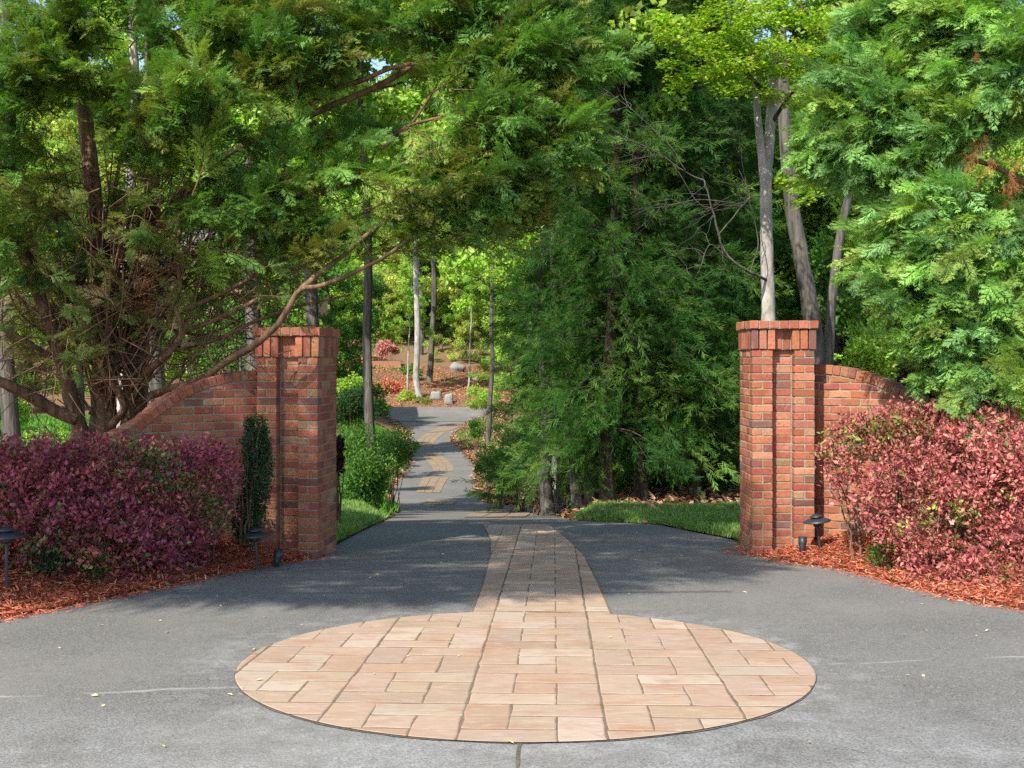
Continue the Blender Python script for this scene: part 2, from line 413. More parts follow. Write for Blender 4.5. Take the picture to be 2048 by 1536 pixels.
def wiggle(p0, p1, n=7, amp=.05):
    t = np.linspace(0, 1, n)[:, None]; p = np.asarray(p0) * (1 - t) + np.asarray(p1) * t
    w = np.cumsum(rng.normal(size=(n, 3)), 0); w -= w[0] + (w[-1] - w[0]) * t
    return p + w * amp

# ------------------------------------------------------------------ GROUND, DRIVE, BEDS
def grid_sheet(name, xs, ys, zf, mat, kind='structure'):
    X, Y = np.meshgrid(xs, ys); Z = zf(X, Y); nx, ny = len(xs), len(ys)
    i = np.arange(ny - 1)[:, None] * nx + np.arange(nx - 1)[None]
    g = Geo(); g.add(np.stack([X, Y, Z], -1).reshape(-1, 3), None, np.stack([i, i + 1, i + nx + 1, i + nx], -1).reshape(-1, 4))
    return tag(g.build(name, mat, smooth=True), kind=kind)
xs = np.unique(np.concatenate([np.arange(-14, 14, .35), np.arange(-120, 121, 4)]))
ys = np.unique(np.concatenate([np.arange(-14, 40, .4), np.arange(40, 100, 1.5), np.arange(100, 341, 8)]))
def ground_z(X, Y):
    inside = np.minimum(X - eL(Y), eR(Y) - X)
    dip = np.where(Y < 83, .11 * sst((inside + .12) / .35), 0)
    bump = .05 * np.sin(X * 1.3 + Y * .7) * np.sin(Y * 1.1 - X * .4) * (Y > 18) * (inside < -1)
    return G(X, Y) - .035 - dip + bump
tag(grid_sheet('ground', xs, ys, ground_z, LITTER))

dy = np.unique(np.concatenate([[p for p in PY if -6 < p < 82], np.arange(-6, 14.2, .5), np.arange(14.2, 40, .4), np.arange(40, 82.1, 1.0)]))
g = Geo(); nx = 13
row = []
for y in dy:
    a, b = float(eL(y)), float(eR(y)); xx = np.linspace(a, b, nx)
    row.append(np.stack([xx, np.full(nx, y), np.full(nx, prof(y))], 1))
V = np.concatenate(row); i = np.arange(len(dy) - 1)[:, None] * nx + np.arange(nx - 1)[None]
g.add(V, None, np.stack([i, i + 1, i + nx + 1, i + nx], -1).reshape(-1, 4))
for k_ in (0, nx - 1):   # the slab's side faces
    e_ = V[k_::nx]; n_ = len(e_); i_ = np.arange(n_ - 1)
    g.add(np.vstack([e_, e_ - [0, 0, .18]]), None, np.stack([i_, i_ + 1, n_ + i_ + 1, n_ + i_], -1))
tag(g.build('driveway', ASPHALT, smooth=True), kind='structure')
# turning court that crosses at the far end of the drive
g = Geo(); cy = [76, 78, 80, 82]
V = []
for y in cy:
    for x in np.linspace(-11 - (y - 76) * .6, 1.5 + (y - 76) * .6, 9): V.append([x, y, prof(y) + .02])
i = np.arange(3)[:, None] * 9 + np.arange(8)[None]
g.add(V, None, np.stack([i, i + 1, i + 10, i + 9], -1).reshape(-1, 4))
tag(g.build('driveway_turn', ASPHALT), kind='structure')

# --- stamped circle and strip: stones laid in a pinwheel pattern, module .635 m
CC = np.array([.07, 6.13]); CR = 1.565; TH = math.radians(-2.15); MOD = .635
ca, sa = math.cos(TH), math.sin(TH)
O0 = np.array([-.165, 6.45])
def uv2xy(u, v): return np.stack([O0[0] + ca * u - sa * v, O0[1] + sa * u + ca * v], -1)
def clip(poly, clipper):
    outp = poly
    for k in range(len(clipper)):
        a, b = clipper[k], clipper[(k + 1) % len(clipper)]; inp = outp; outp = []
        if not len(inp): break
        f = lambda p: (b[0] - a[0]) * (p[1] - a[1]) - (b[1] - a[1]) * (p[0] - a[0])
        for q in range(len(inp)):
            p1, p2 = inp[q], inp[(q + 1) % len(inp)]; f1, f2 = f(p1), f(p2)
            if f1 >= 0: outp.append(p1)
            if (f1 > 0) != (f2 > 0): outp.append(p1 + (p2 - p1) * (f1 / (f1 - f2)))
    return outp
aa = np.linspace(0, 2 * np.pi, 120, endpoint=False)
circle = [CC + CR * np.array([math.cos(t), math.sin(t)]) for t in aa]
SY = [7.45, 9.0, 10.88, 12.28, 13.3, 14.17]; SL = [-.27, -.23, -.21, -.23, -.30, -.37]; SR = [.68, .70, .71, .63, .55, .47]
strip = [[np.array([SL[i], SY[i]]), np.array([SR[i], SY[i]]), np.array([SR[i + 1], SY[i + 1]]), np.array([SL[i + 1], SY[i + 1]])] for i in range(5)]
def flat_poly(geo, poly, dz, C=(1, 1, 1)):
    V = np.array([[p[0], p[1], prof(p[1]) + dz] for p in poly]); c = V.mean(0)
    n = len(V); geo.add(np.vstack([V, c]), [[i, (i + 1) % n, n] for i in range(n)], None, C)
def inset(poly, d):
    P_ = np.array(poly); n = len(P_); o = []
    for i in range(n):
        a = unit(P_[i] - P_[i - 1]); b = unit(P_[(i + 1) % n] - P_[i])
        na, nb = np.array([-a[1], a[0]]), np.array([-b[1], b[0]]); m = unit(na + nb)
        o.append(P_[i] + m * d / max(.45, float(m @ na)))
    return o
def stones(geo, region):
    reg = np.array(region); 
    for ui in range(-5, 6):
        for vi in range(-5, 15):
            for (x0, x1, y0, y1) in ((0, 1/3, 1/3, 1), (1/3, 1, 2/3, 1), (1/3, 2/3, 1/3, 2/3), (2/3, 1, 0, 2/3), (0, 2/3, 0, 1/3)):
                gx0 = .0062 if x0 == 0 else .004; gx1 = .0062 if x1 == 1 else .004; gy = .007
                u0, u1 = (ui + x0) * MOD + gx0, (ui + x1) * MOD - gx1; v0, v1 = (vi + y0) * MOD + gy, (vi + y1) * MOD - gy
                e = 4; us = np.linspace(u0, u1, e); vs = np.linspace(v0, v1, e)
                uv = [(u, v0) for u in us[:-1]] + [(u1, v) for v in vs[:-1]] + [(u, v1) for u in us[::-1][:-1]] + [(u0, v) for v in vs[::-1][:-1]]
                uv = np.array(uv) + rng.normal(size=(len(uv), 2)) * .0028
                pl = [p for p in uv2xy(uv[:, 0], uv[:, 1])]
                c = np.mean(pl, 0)
                if c[0] < reg[:, 0].min() - .5 or c[0] > reg[:, 0].max() + .5 or c[1] < reg[:, 1].min() - .5 or c[1] > reg[:, 1].max() + .5: continue
                pl = clip(pl, region)
                if len(pl) < 3: continue
                A = .5 * abs(sum(pl[i][0] * pl[(i + 1) % len(pl)][1] - pl[(i + 1) % len(pl)][0] * pl[i][1] for i in range(len(pl))))
                if A < .002: continue
                col = palette([(.36, .262, .185), (.37, .27, .195), (.35, .25, .175), (.365, .265, .195), (.345, .25, .185), (.40, .315, .24), (.335, .225, .15)], 1, .05, None, .012)[0]
                k = .006; top = pl if A < .006 else inset(pl, k); n = len(pl)
                Vb = [[p[0], p[1], prof(p[1]) + .0082] for p in pl]; Vt = [[p[0], p[1], prof(p[1]) + .0102] for p in top]; ct = np.mean(Vt, 0)
                geo.add(Vb + Vt + [ct], [[n + i, n + (i + 1) % n, 2 * n] for i in range(n)], [[i, (i + 1) % n, n + (i + 1) % n, n + i] for i in range(n)], col)
g = Geo(); flat_poly(g, [CC + (CR + .007 + .005 * math.sin(5 * t) + .004 * math.sin(23 * t + 1) + .003 * math.sin(51 * t)) * np.array([math.cos(t), math.sin(t)]) for t in aa], .004, (1, 1, 1))
tag(g.build('paving_edge_gap', EDGE), kind='structure')
g = Geo(); flat_poly(g, circle, .008)
for s_ in strip: flat_poly(g, [s_[0] + [-.012, 0], s_[1] + [.012, 0], s_[2] + [.012, 0], s_[3] + [-.012, 0]], .0065)
tag(g.build('paving_grout', GROUT), kind='structure')
g = Geo(); stones(g, circle)
tag(g.build('circle_paving', STONE), kind='structure')
g = Geo()
cut = CC[1] + CR - .13
for s_ in strip:
    s2 = s_
    if s_[0][1] < 7.6: s2 = [np.array([SL[0], 7.66]), np.array([SR[0], 7.60]), s_[2], s_[3]]
    stones(g, s2)
tag(g.build('strip_paving', STONE), kind='structure')
# paving bands further along the drive
def band(pts_l, pts_r, name, y0=15.0):
    g = Geo(); Lp = [hit(*p, y0) for p in pts_l]; Rp = [hit(*p, y0) for p in pts_r]
    Lp, Rp = np.array(Lp), np.array(Rp); n = max(4, int(np.linalg.norm(Lp[-1] - Lp[0]) / .2))
    def res(Q):
        Q = catmull(np.c_[Q, np.zeros(len(Q))], 8)[:, :2]; s = np.r_[0, np.cumsum(np.linalg.norm(np.diff(Q, axis=0), axis=1))]
        t = np.linspace(0, s[-1], n + 1); return np.c_[np.interp(t, s, Q[:, 0]), np.interp(t, s, Q[:, 1])]
    Lp, Rp = res(Lp), res(Rp)
    for i in range(n):
        for a, b in ((0, .33), (.33, .66), (.66, 1)):
            a += .006; b -= .006
            q = [Lp[i] * (1 - a) + Rp[i] * a, Lp[i] * (1 - b) + Rp[i] * b, Lp[i + 1] * (1 - b) + Rp[i + 1] * b, Lp[i + 1] * (1 - a) + Rp[i + 1] * a]
            m = np.mean(q, 0); q = [m + (p - m) * .985 for p in q]
            col = palette([(.225, .165, .11), (.205, .15, .10), (.24, .18, .12)], 1, .08)[0]
            g.add([[p[0], p[1], prof(p[1]) + .014] for p in q], None, [[0, 1, 2, 3]], col)
    tag(g.build(name, STONE), kind='structure')
band([(925, 1035), (945, 1027), (985, 1019.5)], [(1050, 1035), (1060, 1027), (1040, 1019.5)], 'paving_band', 15.2)
band([(838, 1010), (855, 1000)], [(905, 1010), (915, 1000)], 'paving_band', 31)
band([(832, 986), (838, 970), (846, 955)], [(880, 986), (888, 970), (898, 955)], 'paving_band', 31)
band([(866, 943), (862, 932), (840, 908)], [(907, 943), (905, 930), (880, 908)], 'paving_band', 31)
band([(830, 894), (836, 880), (853, 867)], [(864, 894), (872, 880), (890, 865)], 'paving_band', 31)
band([(856, 865), (885, 852), (910, 846)], [(893, 863), (915, 855), (935, 849)], 'paving_band', 31)

# open joint with debris at the near edge of the circle
g = Geo(); pts = []
for k in range(26):
    t = k / 25; y = 4.565 - t * 1.6; x = .035 - t * .09 + .004 * rng.normal(); w = .006 + .005 * rng.random()
    pts.append([x - w, y, prof(y) + .003]); pts.append([x + w, y, prof(y) + .003])
g.add(pts, None, [[2 * i, 2 * i + 1, 2 * i + 3, 2 * i + 2] for i in range(25)])
tag(g.build('driveway_joint', EDGE), kind='structure')

# --- mulch beds
def bed_z(x, y, side):
    e = (eL(y) - x) if side < 0 else (x - eR(y))
    return G(x, y) + .01 + .17 * sst(e / 1.1) - .03 * (e < .02)
def bed_sheet(name, side, y0, y1, w, mat=MULCHG):
    ys_ = np.arange(y0, y1, .12); us = np.linspace(0, 1, 24) ** 1.3 * w; g = Geo(); V = []
    for y in ys_:
        e = float(eL(y) if side < 0 else eR(y)) 
        for u in us:
            x = e + side * u * 1.0 - side * .02 * (u == 0)
            V.append([x, y, float(bed_z(x, y, side)) + (.012 * math.sin(31 * x + 17 * y) if u > 0 else -.02)])
    n = len(us); i = np.arange(len(ys_) - 1)[:, None] * n + np.arange(n - 1)[None]
    g.add(V, None, np.stack([i, i + 1, i + n + 1, i + n], -1).reshape(-1, 4))
    return tag(g.build(name, mat, smooth=True), kind='structure')
bed_sheet('mulch_bed', -1, 4.0, 11.5, 4.2); bed_sheet('mulch_bed', 1, 4.5, 12.0, 4.2)
def chips(name, side, n, y0, y1, wmax):
    y = rng.uniform(y0, y1, n); u = rng.uniform(-.03, 1, n) ** 1.25 if False else np.abs(rng.uniform(-.02, 1, n)) ** 1.3 * wmax
    u += .04 * rng.normal(size=n) * (u < .1); u = np.where(rng.random(n) < .03, -np.abs(rng.normal(size=n)) * .10, u)
    x = (eL(y) if side < 0 else eR(y)) + side * u
    z = bed_z(x, y, side) + rng.uniform(.004, .03, n)
    z = np.where(u < 0, prof(y) + .006, z)
    d = unit(np.c_[rng.normal(size=(n, 2)), rng.normal(size=n) * .25])
    R = frames(d, rng.normal(size=n) * .5)
    C = palette([(.54, .125, .06), (.46, .095, .045), (.58, .175, .09), (.25, .06, .035), (.56, .25, .15), (.36, .15, .09)], n, .2)
    temp = (np.array([[-.07, 0, 0], [.07, 0, 0], [.10, .6, .05], [-.03, 1, 0]], float), np.array([[0, 1, 2], [0, 2, 3]]))
    g = Geo(); scatter(g, temp, np.c_[x, y, z], R, rng.uniform(.02, .065, n), C)
    return tag(g.build(name, FALLEN), kind='stuff')
chips('shredded_mulch', -1, 26000, 6.2, 11.0, 1.5); chips('shredded_mulch', 1, 26000, 6.5, 11.8, 1.8)

# --- lawns
def lawn(name, poly_fn, xr, yr, n, h, cols, zoff=.01, wide=1.0, ground=True, step=.25):
    g = Geo()
    if ground:
        xs_ = np.arange(xr[0], xr[1] + step, step); ys_ = np.arange(yr[0], yr[1] + step, step)
        X, Y = np.meshgrid(xs_, ys_); Z = G(X, Y) + zoff; ok = poly_fn(X, Y)
        nx_ = len(xs_); i = np.arange(len(ys_) - 1)[:, None] * nx_ + np.arange(nx_ - 1)[None]
        q = np.stack([i, i + 1, i + nx_ + 1, i + nx_], -1).reshape(-1, 4)
        okf = ok.ravel(); q = q[okf[q].all(1)]
        gg = Geo(); gg.add(np.stack([X, Y, Z], -1).reshape(-1, 3), None, q); tag(gg.build('lawn', LAWNG, smooth=True), kind='structure')
    x = rng.uniform(*xr, n); y = rng.uniform(*yr, n); ok = poly_fn(x, y); x, y = x[ok], y[ok]; m = len(x)
    d = unit(np.c_[rng.normal(size=(m, 2)) * .35, np.ones(m)]); R = frames(d, rng.uniform(0, 6.3, m))
    C = palette(cols, m, .18)
    s = h * rng.uniform(.6, 1.35, m) * (1 + .25 * np.sin(x * 3) * np.sin(y * 4))
    tp = (BLADE[0] * [.85 * wide, 1, .8], BLADE[1])
    scatter(g, tp, np.c_[x, y, G(x, y) + zoff - .004], R, s, C)
    return tag(g.build(name, GRASSM), kind='stuff')
GC = [(.12, .27, .045), (.15, .32, .06), (.10, .21, .035), (.24, .36, .10), (.30, .30, .13)]
lawn('grass', lambda x, y: (x < eL(y) - .04) & (x > eL(y) - 2.0) & (y > 11.6), (-4, -1.6), (11.6, 17.6), 60000, .09, GC)
lawn('grass', lambda x, y: (x > eR(y) + .05) & (y > 12.05 + 0 * x) & (y < 17.0 - .1 * (x - 2)), (.7, 5.2), (12.0, 16.9), 90000, .09, GC)
GF = [(.10, .26, .03), (.13, .30, .04), (.08, .21, .03)]
lawn('grass', lambda x, y: (x < eL(y) - .1) & (x > eL(y) - 4.5 + .8 * np.sin(y * .35)), (-12, -2), (19, 68), 60000, .16, GF, .015, 2.0, True, .5)
lawn('grass', lambda x, y: (x < -10 + 2 * np.sin(y * .2)), (-26, -8), (24, 60), 45000, .18, GF, .015, 2.0, True, .6)
lawn('ground_cover', lambda x, y: np.sin(x * .45 + 2 * np.sin(y * .13)) + np.sin(y * .31 + x * .2) + .8 * rng.normal(size=np.shape(x)) > .3, (-45, 30), (97, 165), 42000, .34, [(.20, .33, .06), (.28, .38, .10), (.14, .25, .05), (.36, .28, .14)], .0, 2.5, False)
lawn('ground_cover', lambda x, y: (x > eR(y) + .3) & (np.sin(x * 1.9 + y * .6) + np.sin(y * .9 - x) + .6 * rng.normal(size=np.shape(x)) > .5), (-5, 10), (24, 75), 26000, .20, [(.11, .22, .05), (.16, .27, .07), (.08, .16, .04), (.24, .25, .10)], .0, 2.0, False)
# leaf litter on the bank below the cedars
def scatter_litter(name, fn, xr, yr, n, size, cols):
    x = rng.uniform(*xr, n); y = rng.uniform(*yr, n); ok = fn(x, y); x, y = x[ok], y[ok]; m = len(x)
    d = unit(np.c_[rng.normal(size=(m, 2)), rng.normal(size=m) * .35])
    g = Geo(); scatter(g, KITE, np.c_[x, y, G(x, y) + rng.uniform(0, .06, m)], frames(d, rng.normal(size=m) * .6), size * rng.uniform(.6, 1.4, m), palette(cols, m, .25))
    return tag(g.build(name, FALLEN), kind='stuff')
BR = [(.30, .15, .08), (.40, .23, .13), (.22, .10, .05), (.46, .30, .19), (.16, .08, .045)]
scatter_litter('leaf_litter', lambda x, y: (x > eR(y) + .12) & (y > 15.8), (-4, 9), (15.8, 60), 34000, .12, BR)
scatter_litter('leaf_litter', lambda x, y: (x > eR(y) - .05) & (x < eR(y) + 1.2) & (y > 14.6), (-2, 3.2), (14.6, 34), 5000, .09, BR)
scatter_litter('leaf_litter', lambda x, y: ((x > eR(y) - .1) & (x < eR(y) + 3)) | ((x < eL(y) + .1) & (x > eL(y) - 1.0)), (-13, 3.5), (30, 80), 42000, .15, BR)
lawn('ground_cover', lambda x, y: ((x > eR(y) + .25) & (x < eR(y) + 3.2) & (np.sin(x * 2.3 + y * .5) + .7 * rng.normal(size=np.shape(x)) > 0)), (-5, 4), (32, 78), 26000, .17, [(.13, .28, .05), (.18, .33, .07), (.09, .20, .04), (.24, .30, .11)], .0, 2.0, False)
scatter_litter('pine_straw', lambda x, y: (y > 82) & (y < 100), (-22, 14), (82, 100), 26000, .14, [(.42, .17, .08), (.36, .13, .06), (.48, .24, .13)])

# ------------------------------------------------------------------ BRICKWORK
def brick_template(b=.006):
    V = []; idx = {}
    for sx in (-1, 1):
        for sy in (-1, 1):
            for sz in (-1, 1):
                for ax in range(3):
                    idx[(sx, sy, sz, ax)] = len(V); V.append((sx, sy, sz, ax))
    Q = []; T = []
    for ax in range(3):
        o = [a for a in range(3) if a != ax]
        for s in (-1, 1):
            q = []
            for (p, r) in ((-1, -1), (1, -1), (1, 1), (-1, 1)):
                k = [0, 0, 0]; k[ax] = s; k[o[0]] = p; k[o[1]] = r; q.append(idx[(*k, ax)])
            flip = (s < 0) ^ (ax == 1); Q.append(q[::-1] if flip else q)
        for p in (-1, 1):
            for r in (-1, 1):
                k0 = [0, 0, 0]; k0[ax] = -1; k0[o[0]] = p; k0[o[1]] = r; k1 = list(k0); k1[ax] = 1
                Q.append([idx[(*k0, o[0])], idx[(*k1, o[0])], idx[(*k1, o[1])], idx[(*k0, o[1])]])
    for sx in (-1, 1):
        for sy in (-1, 1):
            for sz in (-1, 1): T.append([idx[(sx, sy, sz, a)] for a in range(3)])
    return np.array(V, float), np.array(T), np.array(Q)
BT = brick_template()
def brick_local(lo, hi, b=.005):
    """beveled brick spanning lo..hi in its own axes, with worn, slightly irregular corners"""
    s = BT[0][:, :3]; ax = BT[0][:, 3].astype(int); lo, hi = np.asarray(lo, float), np.asarray(hi, float)
    c, h = (lo + hi) / 2, (hi - lo) / 2
    V = c + s * h
    ins = np.minimum(b * rng.uniform(.6, 1.6), h * .4)
    for a in range(3): V[:, a] -= np.where(ax != a, s[:, a] * ins[a], 0)
    return V + rng.normal(size=V.shape) * .0012
BP = [(.33, .105, .058), (.37, .14, .075), (.30, .092, .056), (.21, .08, .055), (.35, .20, .11), (.18, .09, .07), (.38, .17, .10)]
BW = [.30, .24, .18, .07, .08, .04, .09]
def bcol(): return palette(BP, 1, .10, BW)[0]

def pillar(name, corner, rot, ztop, zbase, label):
    """square brick pier; corner = front corner on the drive side, rot about Z, side=+1 when the pier runs to +x from the corner"""
    root = empty(name, (corner[0], corner[1], zbase), label, 'gate pillar', 'brick pillars flanking the driveway')
    W = .625; c, s = math.cos(rot), math.sin(rot)
    sx = 1 if corner[0] > 0 else -1
    def world(V):     # local: x from the left front corner to the right, y into the depth
        x = V[:, 0] - (0 if sx > 0 else W); y = V[:, 1]
        return np.c_[corner[0] + c * x - s * y, corner[1] + s * x + c * y, V[:, 2]]
    capb, sol = ztop - .082, ztop - .292; crs = .079; j = .0105
    shaft, core = Geo(), Geo()
    def put(geo, lo, hi): geo.add(world(brick_local(lo, hi)), BT[1], BT[2], bcol())
    n = int(math.ceil((sol - zbase) / crs)); th = .20; rec = .105
    for k in range(n):
        z1 = sol - k * crs - .004; z0 = z1 - crs + j
        def run(a0, a1, fn, odd):    # bricks along a face
            L = a1 - a0
            pieces = [(a0, a1)] if odd else [(a0, a0 + L / 2 - j / 2), (a0 + L / 2 + j / 2, a1)]
            for p, q in pieces: fn(p, q)
        o = k % 2
        t = W / 3
        run(0, t - j / 2, lambda p, q: put(shaft, (p, 0, z0), (q, rec + .03, z1)), o)
        run(t + j * .7, 2 * t - j * .7, lambda p, q: put(shaft, (p, rec, z0), (q, .2, z1)), True)
        run(2 * t + j / 2, W, lambda p, q: put(shaft, (p, 0, z0), (q, rec + .03, z1)), o)
        for side in (0, 1):
            x0, x1 = (0, .1) if side == 0 else (W - .1, W)
            cuts = [rec + .03, .205, .415, W] if o else [rec + .03 + j, .31, .52, W]
            for a, b in zip(cuts[:-1], cuts[1:]): put(shaft, (x0, a + j * .5, z0), (x1, b - j * .5, z1))
        put(shaft, (.1 + j, W - .1, z0), (W / 2 - j, W, z1)); put(shaft, (W / 2, W - .1, z0), (W - .1 - j, W, z1))
    bx = lambda geo, lo, hi: geo.add(world(np.array([[x, y, z] for x in (lo[0], hi[0]) for y in (lo[1], hi[1]) for z in (lo[2], hi[2])], float)), None,
                                     [[0, 1, 3, 2], [4, 6, 7, 5], [0, 4, 5, 1], [2, 3, 7, 6], [0, 2, 6, 4], [1, 5, 7, 3]])
    t = W / 3
    bx(core, (.006, .006, zbase - .1), (t - .013, .2, sol)); bx(core, (2 * t + .013, .006, zbase - .1), (W - .006, .2, sol))
    bx(core, (t - .012, rec + .006, zbase - .1), (2 * t + .012, .198, sol - .001)); bx(core, (.006, .2, zbase - .1), (W - .006, W - .006, sol))
    # soldier course (two steps) and rowlock cap
    soldier, cap = Geo(), Geo(); ov = .016
    def ringcourse(geo, ov_, z0, z1, pitch, dep):
        a, b = -ov_, W + ov_; L = b - a; m = round(L / pitch); p = L / m
        for q in range(m):
            x0, x1 = a + q * p + j / 2, a + (q + 1) * p - j / 2
            mid = (3 <= q < m - 3) and geo is soldier
            put(geo, (x0, a + (rec * .7 if mid else 0), z0), (x1, a + dep, z1)); put(geo, (x0, b - dep, z0), (x1, b, z1))
        m2 = round((L - 2 * dep) / pitch); p2 = (L - 2 * dep) / m2
        for q in range(m2):
            y0, y1 = a + dep + q * p2 + j / 2, a + dep + (q + 1) * p2 - j / 2
            put(geo, (a, y0, z0), (a + dep, y1, z1)); put(geo, (b - dep, y0, z0), (b, y1, z1))
    ringcourse(soldier, ov, sol + .004, capb - .006, .079, .1); ringcourse(cap, .036, capb + .002, ztop, .098, .2)
    bx(core, (-ov + .007, -ov + rec * .7 + .007, sol + .0005), (W + ov - .007, W + ov - .007, capb - .0005))
    bx(core, (-.029, -.029, capb), (W + .029, W + .029, ztop - .006))
    shaft.build('brick_shaft', BRICK, root); soldier.build('soldier_course', BRICK, root); cap.build('cap_course', BRICK, root); core.build('mortar_core', MORTAR, root)
    return root
pillar('gate_pillar', (-1.9, 10.76), math.radians(-8), .28, -2.10, 'shaded brick pillar left of the driveway under the cypress boughs')
pillar('gate_pillar', (2.414, 11.04), 0.0, .355, -2.16, 'sunlit brick pillar right of the driveway beside the pink hedge')

def wing_wall(name, path, top, zbase, label, sgn):
    """curved wall; path: plan points of the face seen from the street, top: height of its upper edge at those points"""
    path = np.asarray(path, float); k = 12
    cur = catmull(np.c_[path, top], k); S = np.r_[0, np.cumsum(np.linalg.norm(np.diff(cur[:, :2], axis=0), axis=1))]
    tng = unit(np.gradient(cur[:, :2], axis=0)); nrm = np.c_[-tng[:, 1], tng[:, 0]] * sgn     # towards the back of the wall
    fx = lambda s: np.stack([np.interp(s, S, cur[:, 0]), np.interp(s, S, cur[:, 1])], -1)
    fn = lambda s: np.stack([np.interp(s, S, nrm[:, 0]), np.interp(s, S, nrm[:, 1])], -1)
    zt = lambda s: np.interp(s, S, cur[:, 2])
    def world(V): 
        b = fx(V[:, 0]) + fn(V[:, 0]) * V[:, 1:2]; return np.c_[b, V[:, 2]]
    root = empty(name, (path[0][0], path[0][1], zbase), label, 'garden wall', 'curved brick wing walls')
    body, cop, core = Geo(), Geo(), Geo(); ln, crs, j, th, ch = .205, .079, .0105, .20, .098
    zc = lambda s: zt(s) - ch
    n = int((cur[:, 2].max() - zbase) / crs) + 1
    for r_ in range(n):
        z1 = cur[0, 2] - ch - .02 - r_ * crs; z0 = z1 - crs + j; off = (r_ % 2) * ln / 2
        s = -off
        while s < S[-1]:
            a, b = max(s, 0) + j / 2, min(s + ln, S[-1]) - j / 2; s += ln
            if b - a < .03: continue
            for y0, y1 in ((0, .098), (.102, th)):
                V = brick_local((a, y0, z0), (b, y1, z1)); lim = zc(V[:, 0]) - .012
                if (lim - z0).max() < .02: continue
                V[:, 2] = np.minimum(V[:, 2], np.maximum(lim, z0 + .002)); body.add(world(V), BT[1], BT[2], bcol())
    # coping of rowlock bricks that follows the curve
    arc = np.r_[0, np.cumsum(np.hypot(np.diff(S), np.diff(cur[:, 2])))]; m = int(arc[-1] / .0815); p = arc[-1] / m
    for q in range(m):
        s0, s1 = np.interp([q * p, (q + 1) * p], arc, S); sm = (s0 + s1) / 2; sl = (zt(s1) - zt(s0)) / (s1 - s0)
        ang = math.atan(sl); V = brick_local((-p / 2 + j / 2, -.008, -ch + .004), (p / 2 - j / 2, th + .008, 0))
        x = V[:, 0] * math.cos(ang) - V[:, 2] * math.sin(ang); z = V[:, 0] * math.sin(ang) + V[:, 2] * math.cos(ang)
        cop.add(world(np.c_[sm + x, V[:, 1], zt(sm) + z]), BT[1], BT[2], bcol())
    sv = np.linspace(0, S[-1], 60)
    V = np.concatenate([world(np.c_[sv, np.full(60, y), np.full(60, zbase) if lo else zt(sv) - .008]) for y in (.006, th - .006) for lo in (1, 0)])
    i = np.arange(59); q4 = lambda a, b: np.stack([a + i, a + i + 1, b + i + 1, b + i], -1)
    core.add(V, None, np.concatenate([q4(0, 60), q4(180, 120), q4(60, 180)]))
    core.add(V[[59, 119, 179, 239]], None, [[0, 1, 3, 2]])
    body.build('brick_face', BRICK, root); cop.build('brick_coping', BRICK, root); core.build('mortar_core', MORTAR, root)
    return root
def wl(pts): 
    q = [P(*p) for p in pts]; return [(a[0], a[1]) for a in q], [a[2] for a in q]
pa, tp = wl([(530, 740, 11.02), (468, 745, 10.86), (422, 754, 10.75), (373, 774, 10.6), (343, 790, 10.52), (305, 818, 10.4), (263, 850, 10.28), (219, 872, 10.12), (150, 892, 9.85), (60, 905, 9.4), (-60, 915, 8.8)])
wing_wall('wing_wall', pa, tp, -2.05, 'shaded curved brick wall sweeping down behind the purple hedge', -1)
pa, tp = wl([(1618, 728, 11.36), (1666, 731, 11.30), (1713, 740, 11.18), (1757, 754, 11.05), (1787, 769, 10.95), (1819, 787, 10.83), (1850, 807, 10.7), (1910, 850, 10.45), (1990, 885, 10.1), (2090, 905, 9.6)])
wing_wall('wing_wall', pa, tp, -2.05, 'sunlit curved brick wall sweeping down behind the pink hedge', 1)

# ------------------------------------------------------------------ LIGHT FIXTURES
def path_light(foot, h, lean, label, sc=1.0):
    root = empty('path_light', foot, label, 'path light', 'mushroom path lights in the mulch')
    f = np.asarray(foot, float); top = f + [lean[0], lean[1], h]
    g = Geo(); tube(g, [f - [0, 0, .05], f + (top - f) * .5, top], [.013, .012, .012], 10); g.build('stem', COPPER, root, True)
    ax = unit(top - f)
    g = Geo(); lathe(g, top - ax * .05, [(.013, 0), (.04, .005), (.04, .045), (.012, .05)], 18, axis=ax); g.build('lamp_socket', COPPER, root, True)
    g = Geo(); s = sc
    lathe(g, top, [(.001, -.012), (.05 * s, -.008), (.132 * s, -.004), (.136 * s, .002), (.10 * s, .020), (.058 * s, .034), (.03 * s, .037), (.03 * s, .046), (.062 * s, .046), (.064 * s, .050), (.045 * s, .062), (.018 * s, .072), (.001, .075)], 30, axis=ax)
    g.build('shade', COPPER, root, True)
def gz(px, py, side, d): 
    q = P(px, py, d); return (q[0], q[1], float(bed_z(q[0], q[1], side)))
path_light(gz(1641, 1100, 1, 10.75), .27, (-.035, 0), 'dark metal path light standing before the sunlit right-hand brick pillar')
path_light(gz(515, 1116, -1, 9.85), .33, (-.02, 0), 'dark metal path light standing before the dark narrow shrub')
path_light(gz(14, 1200, -1, 8.05), .40, (-.005, 0), 'dark metal path light at the near end of the purple hedge')
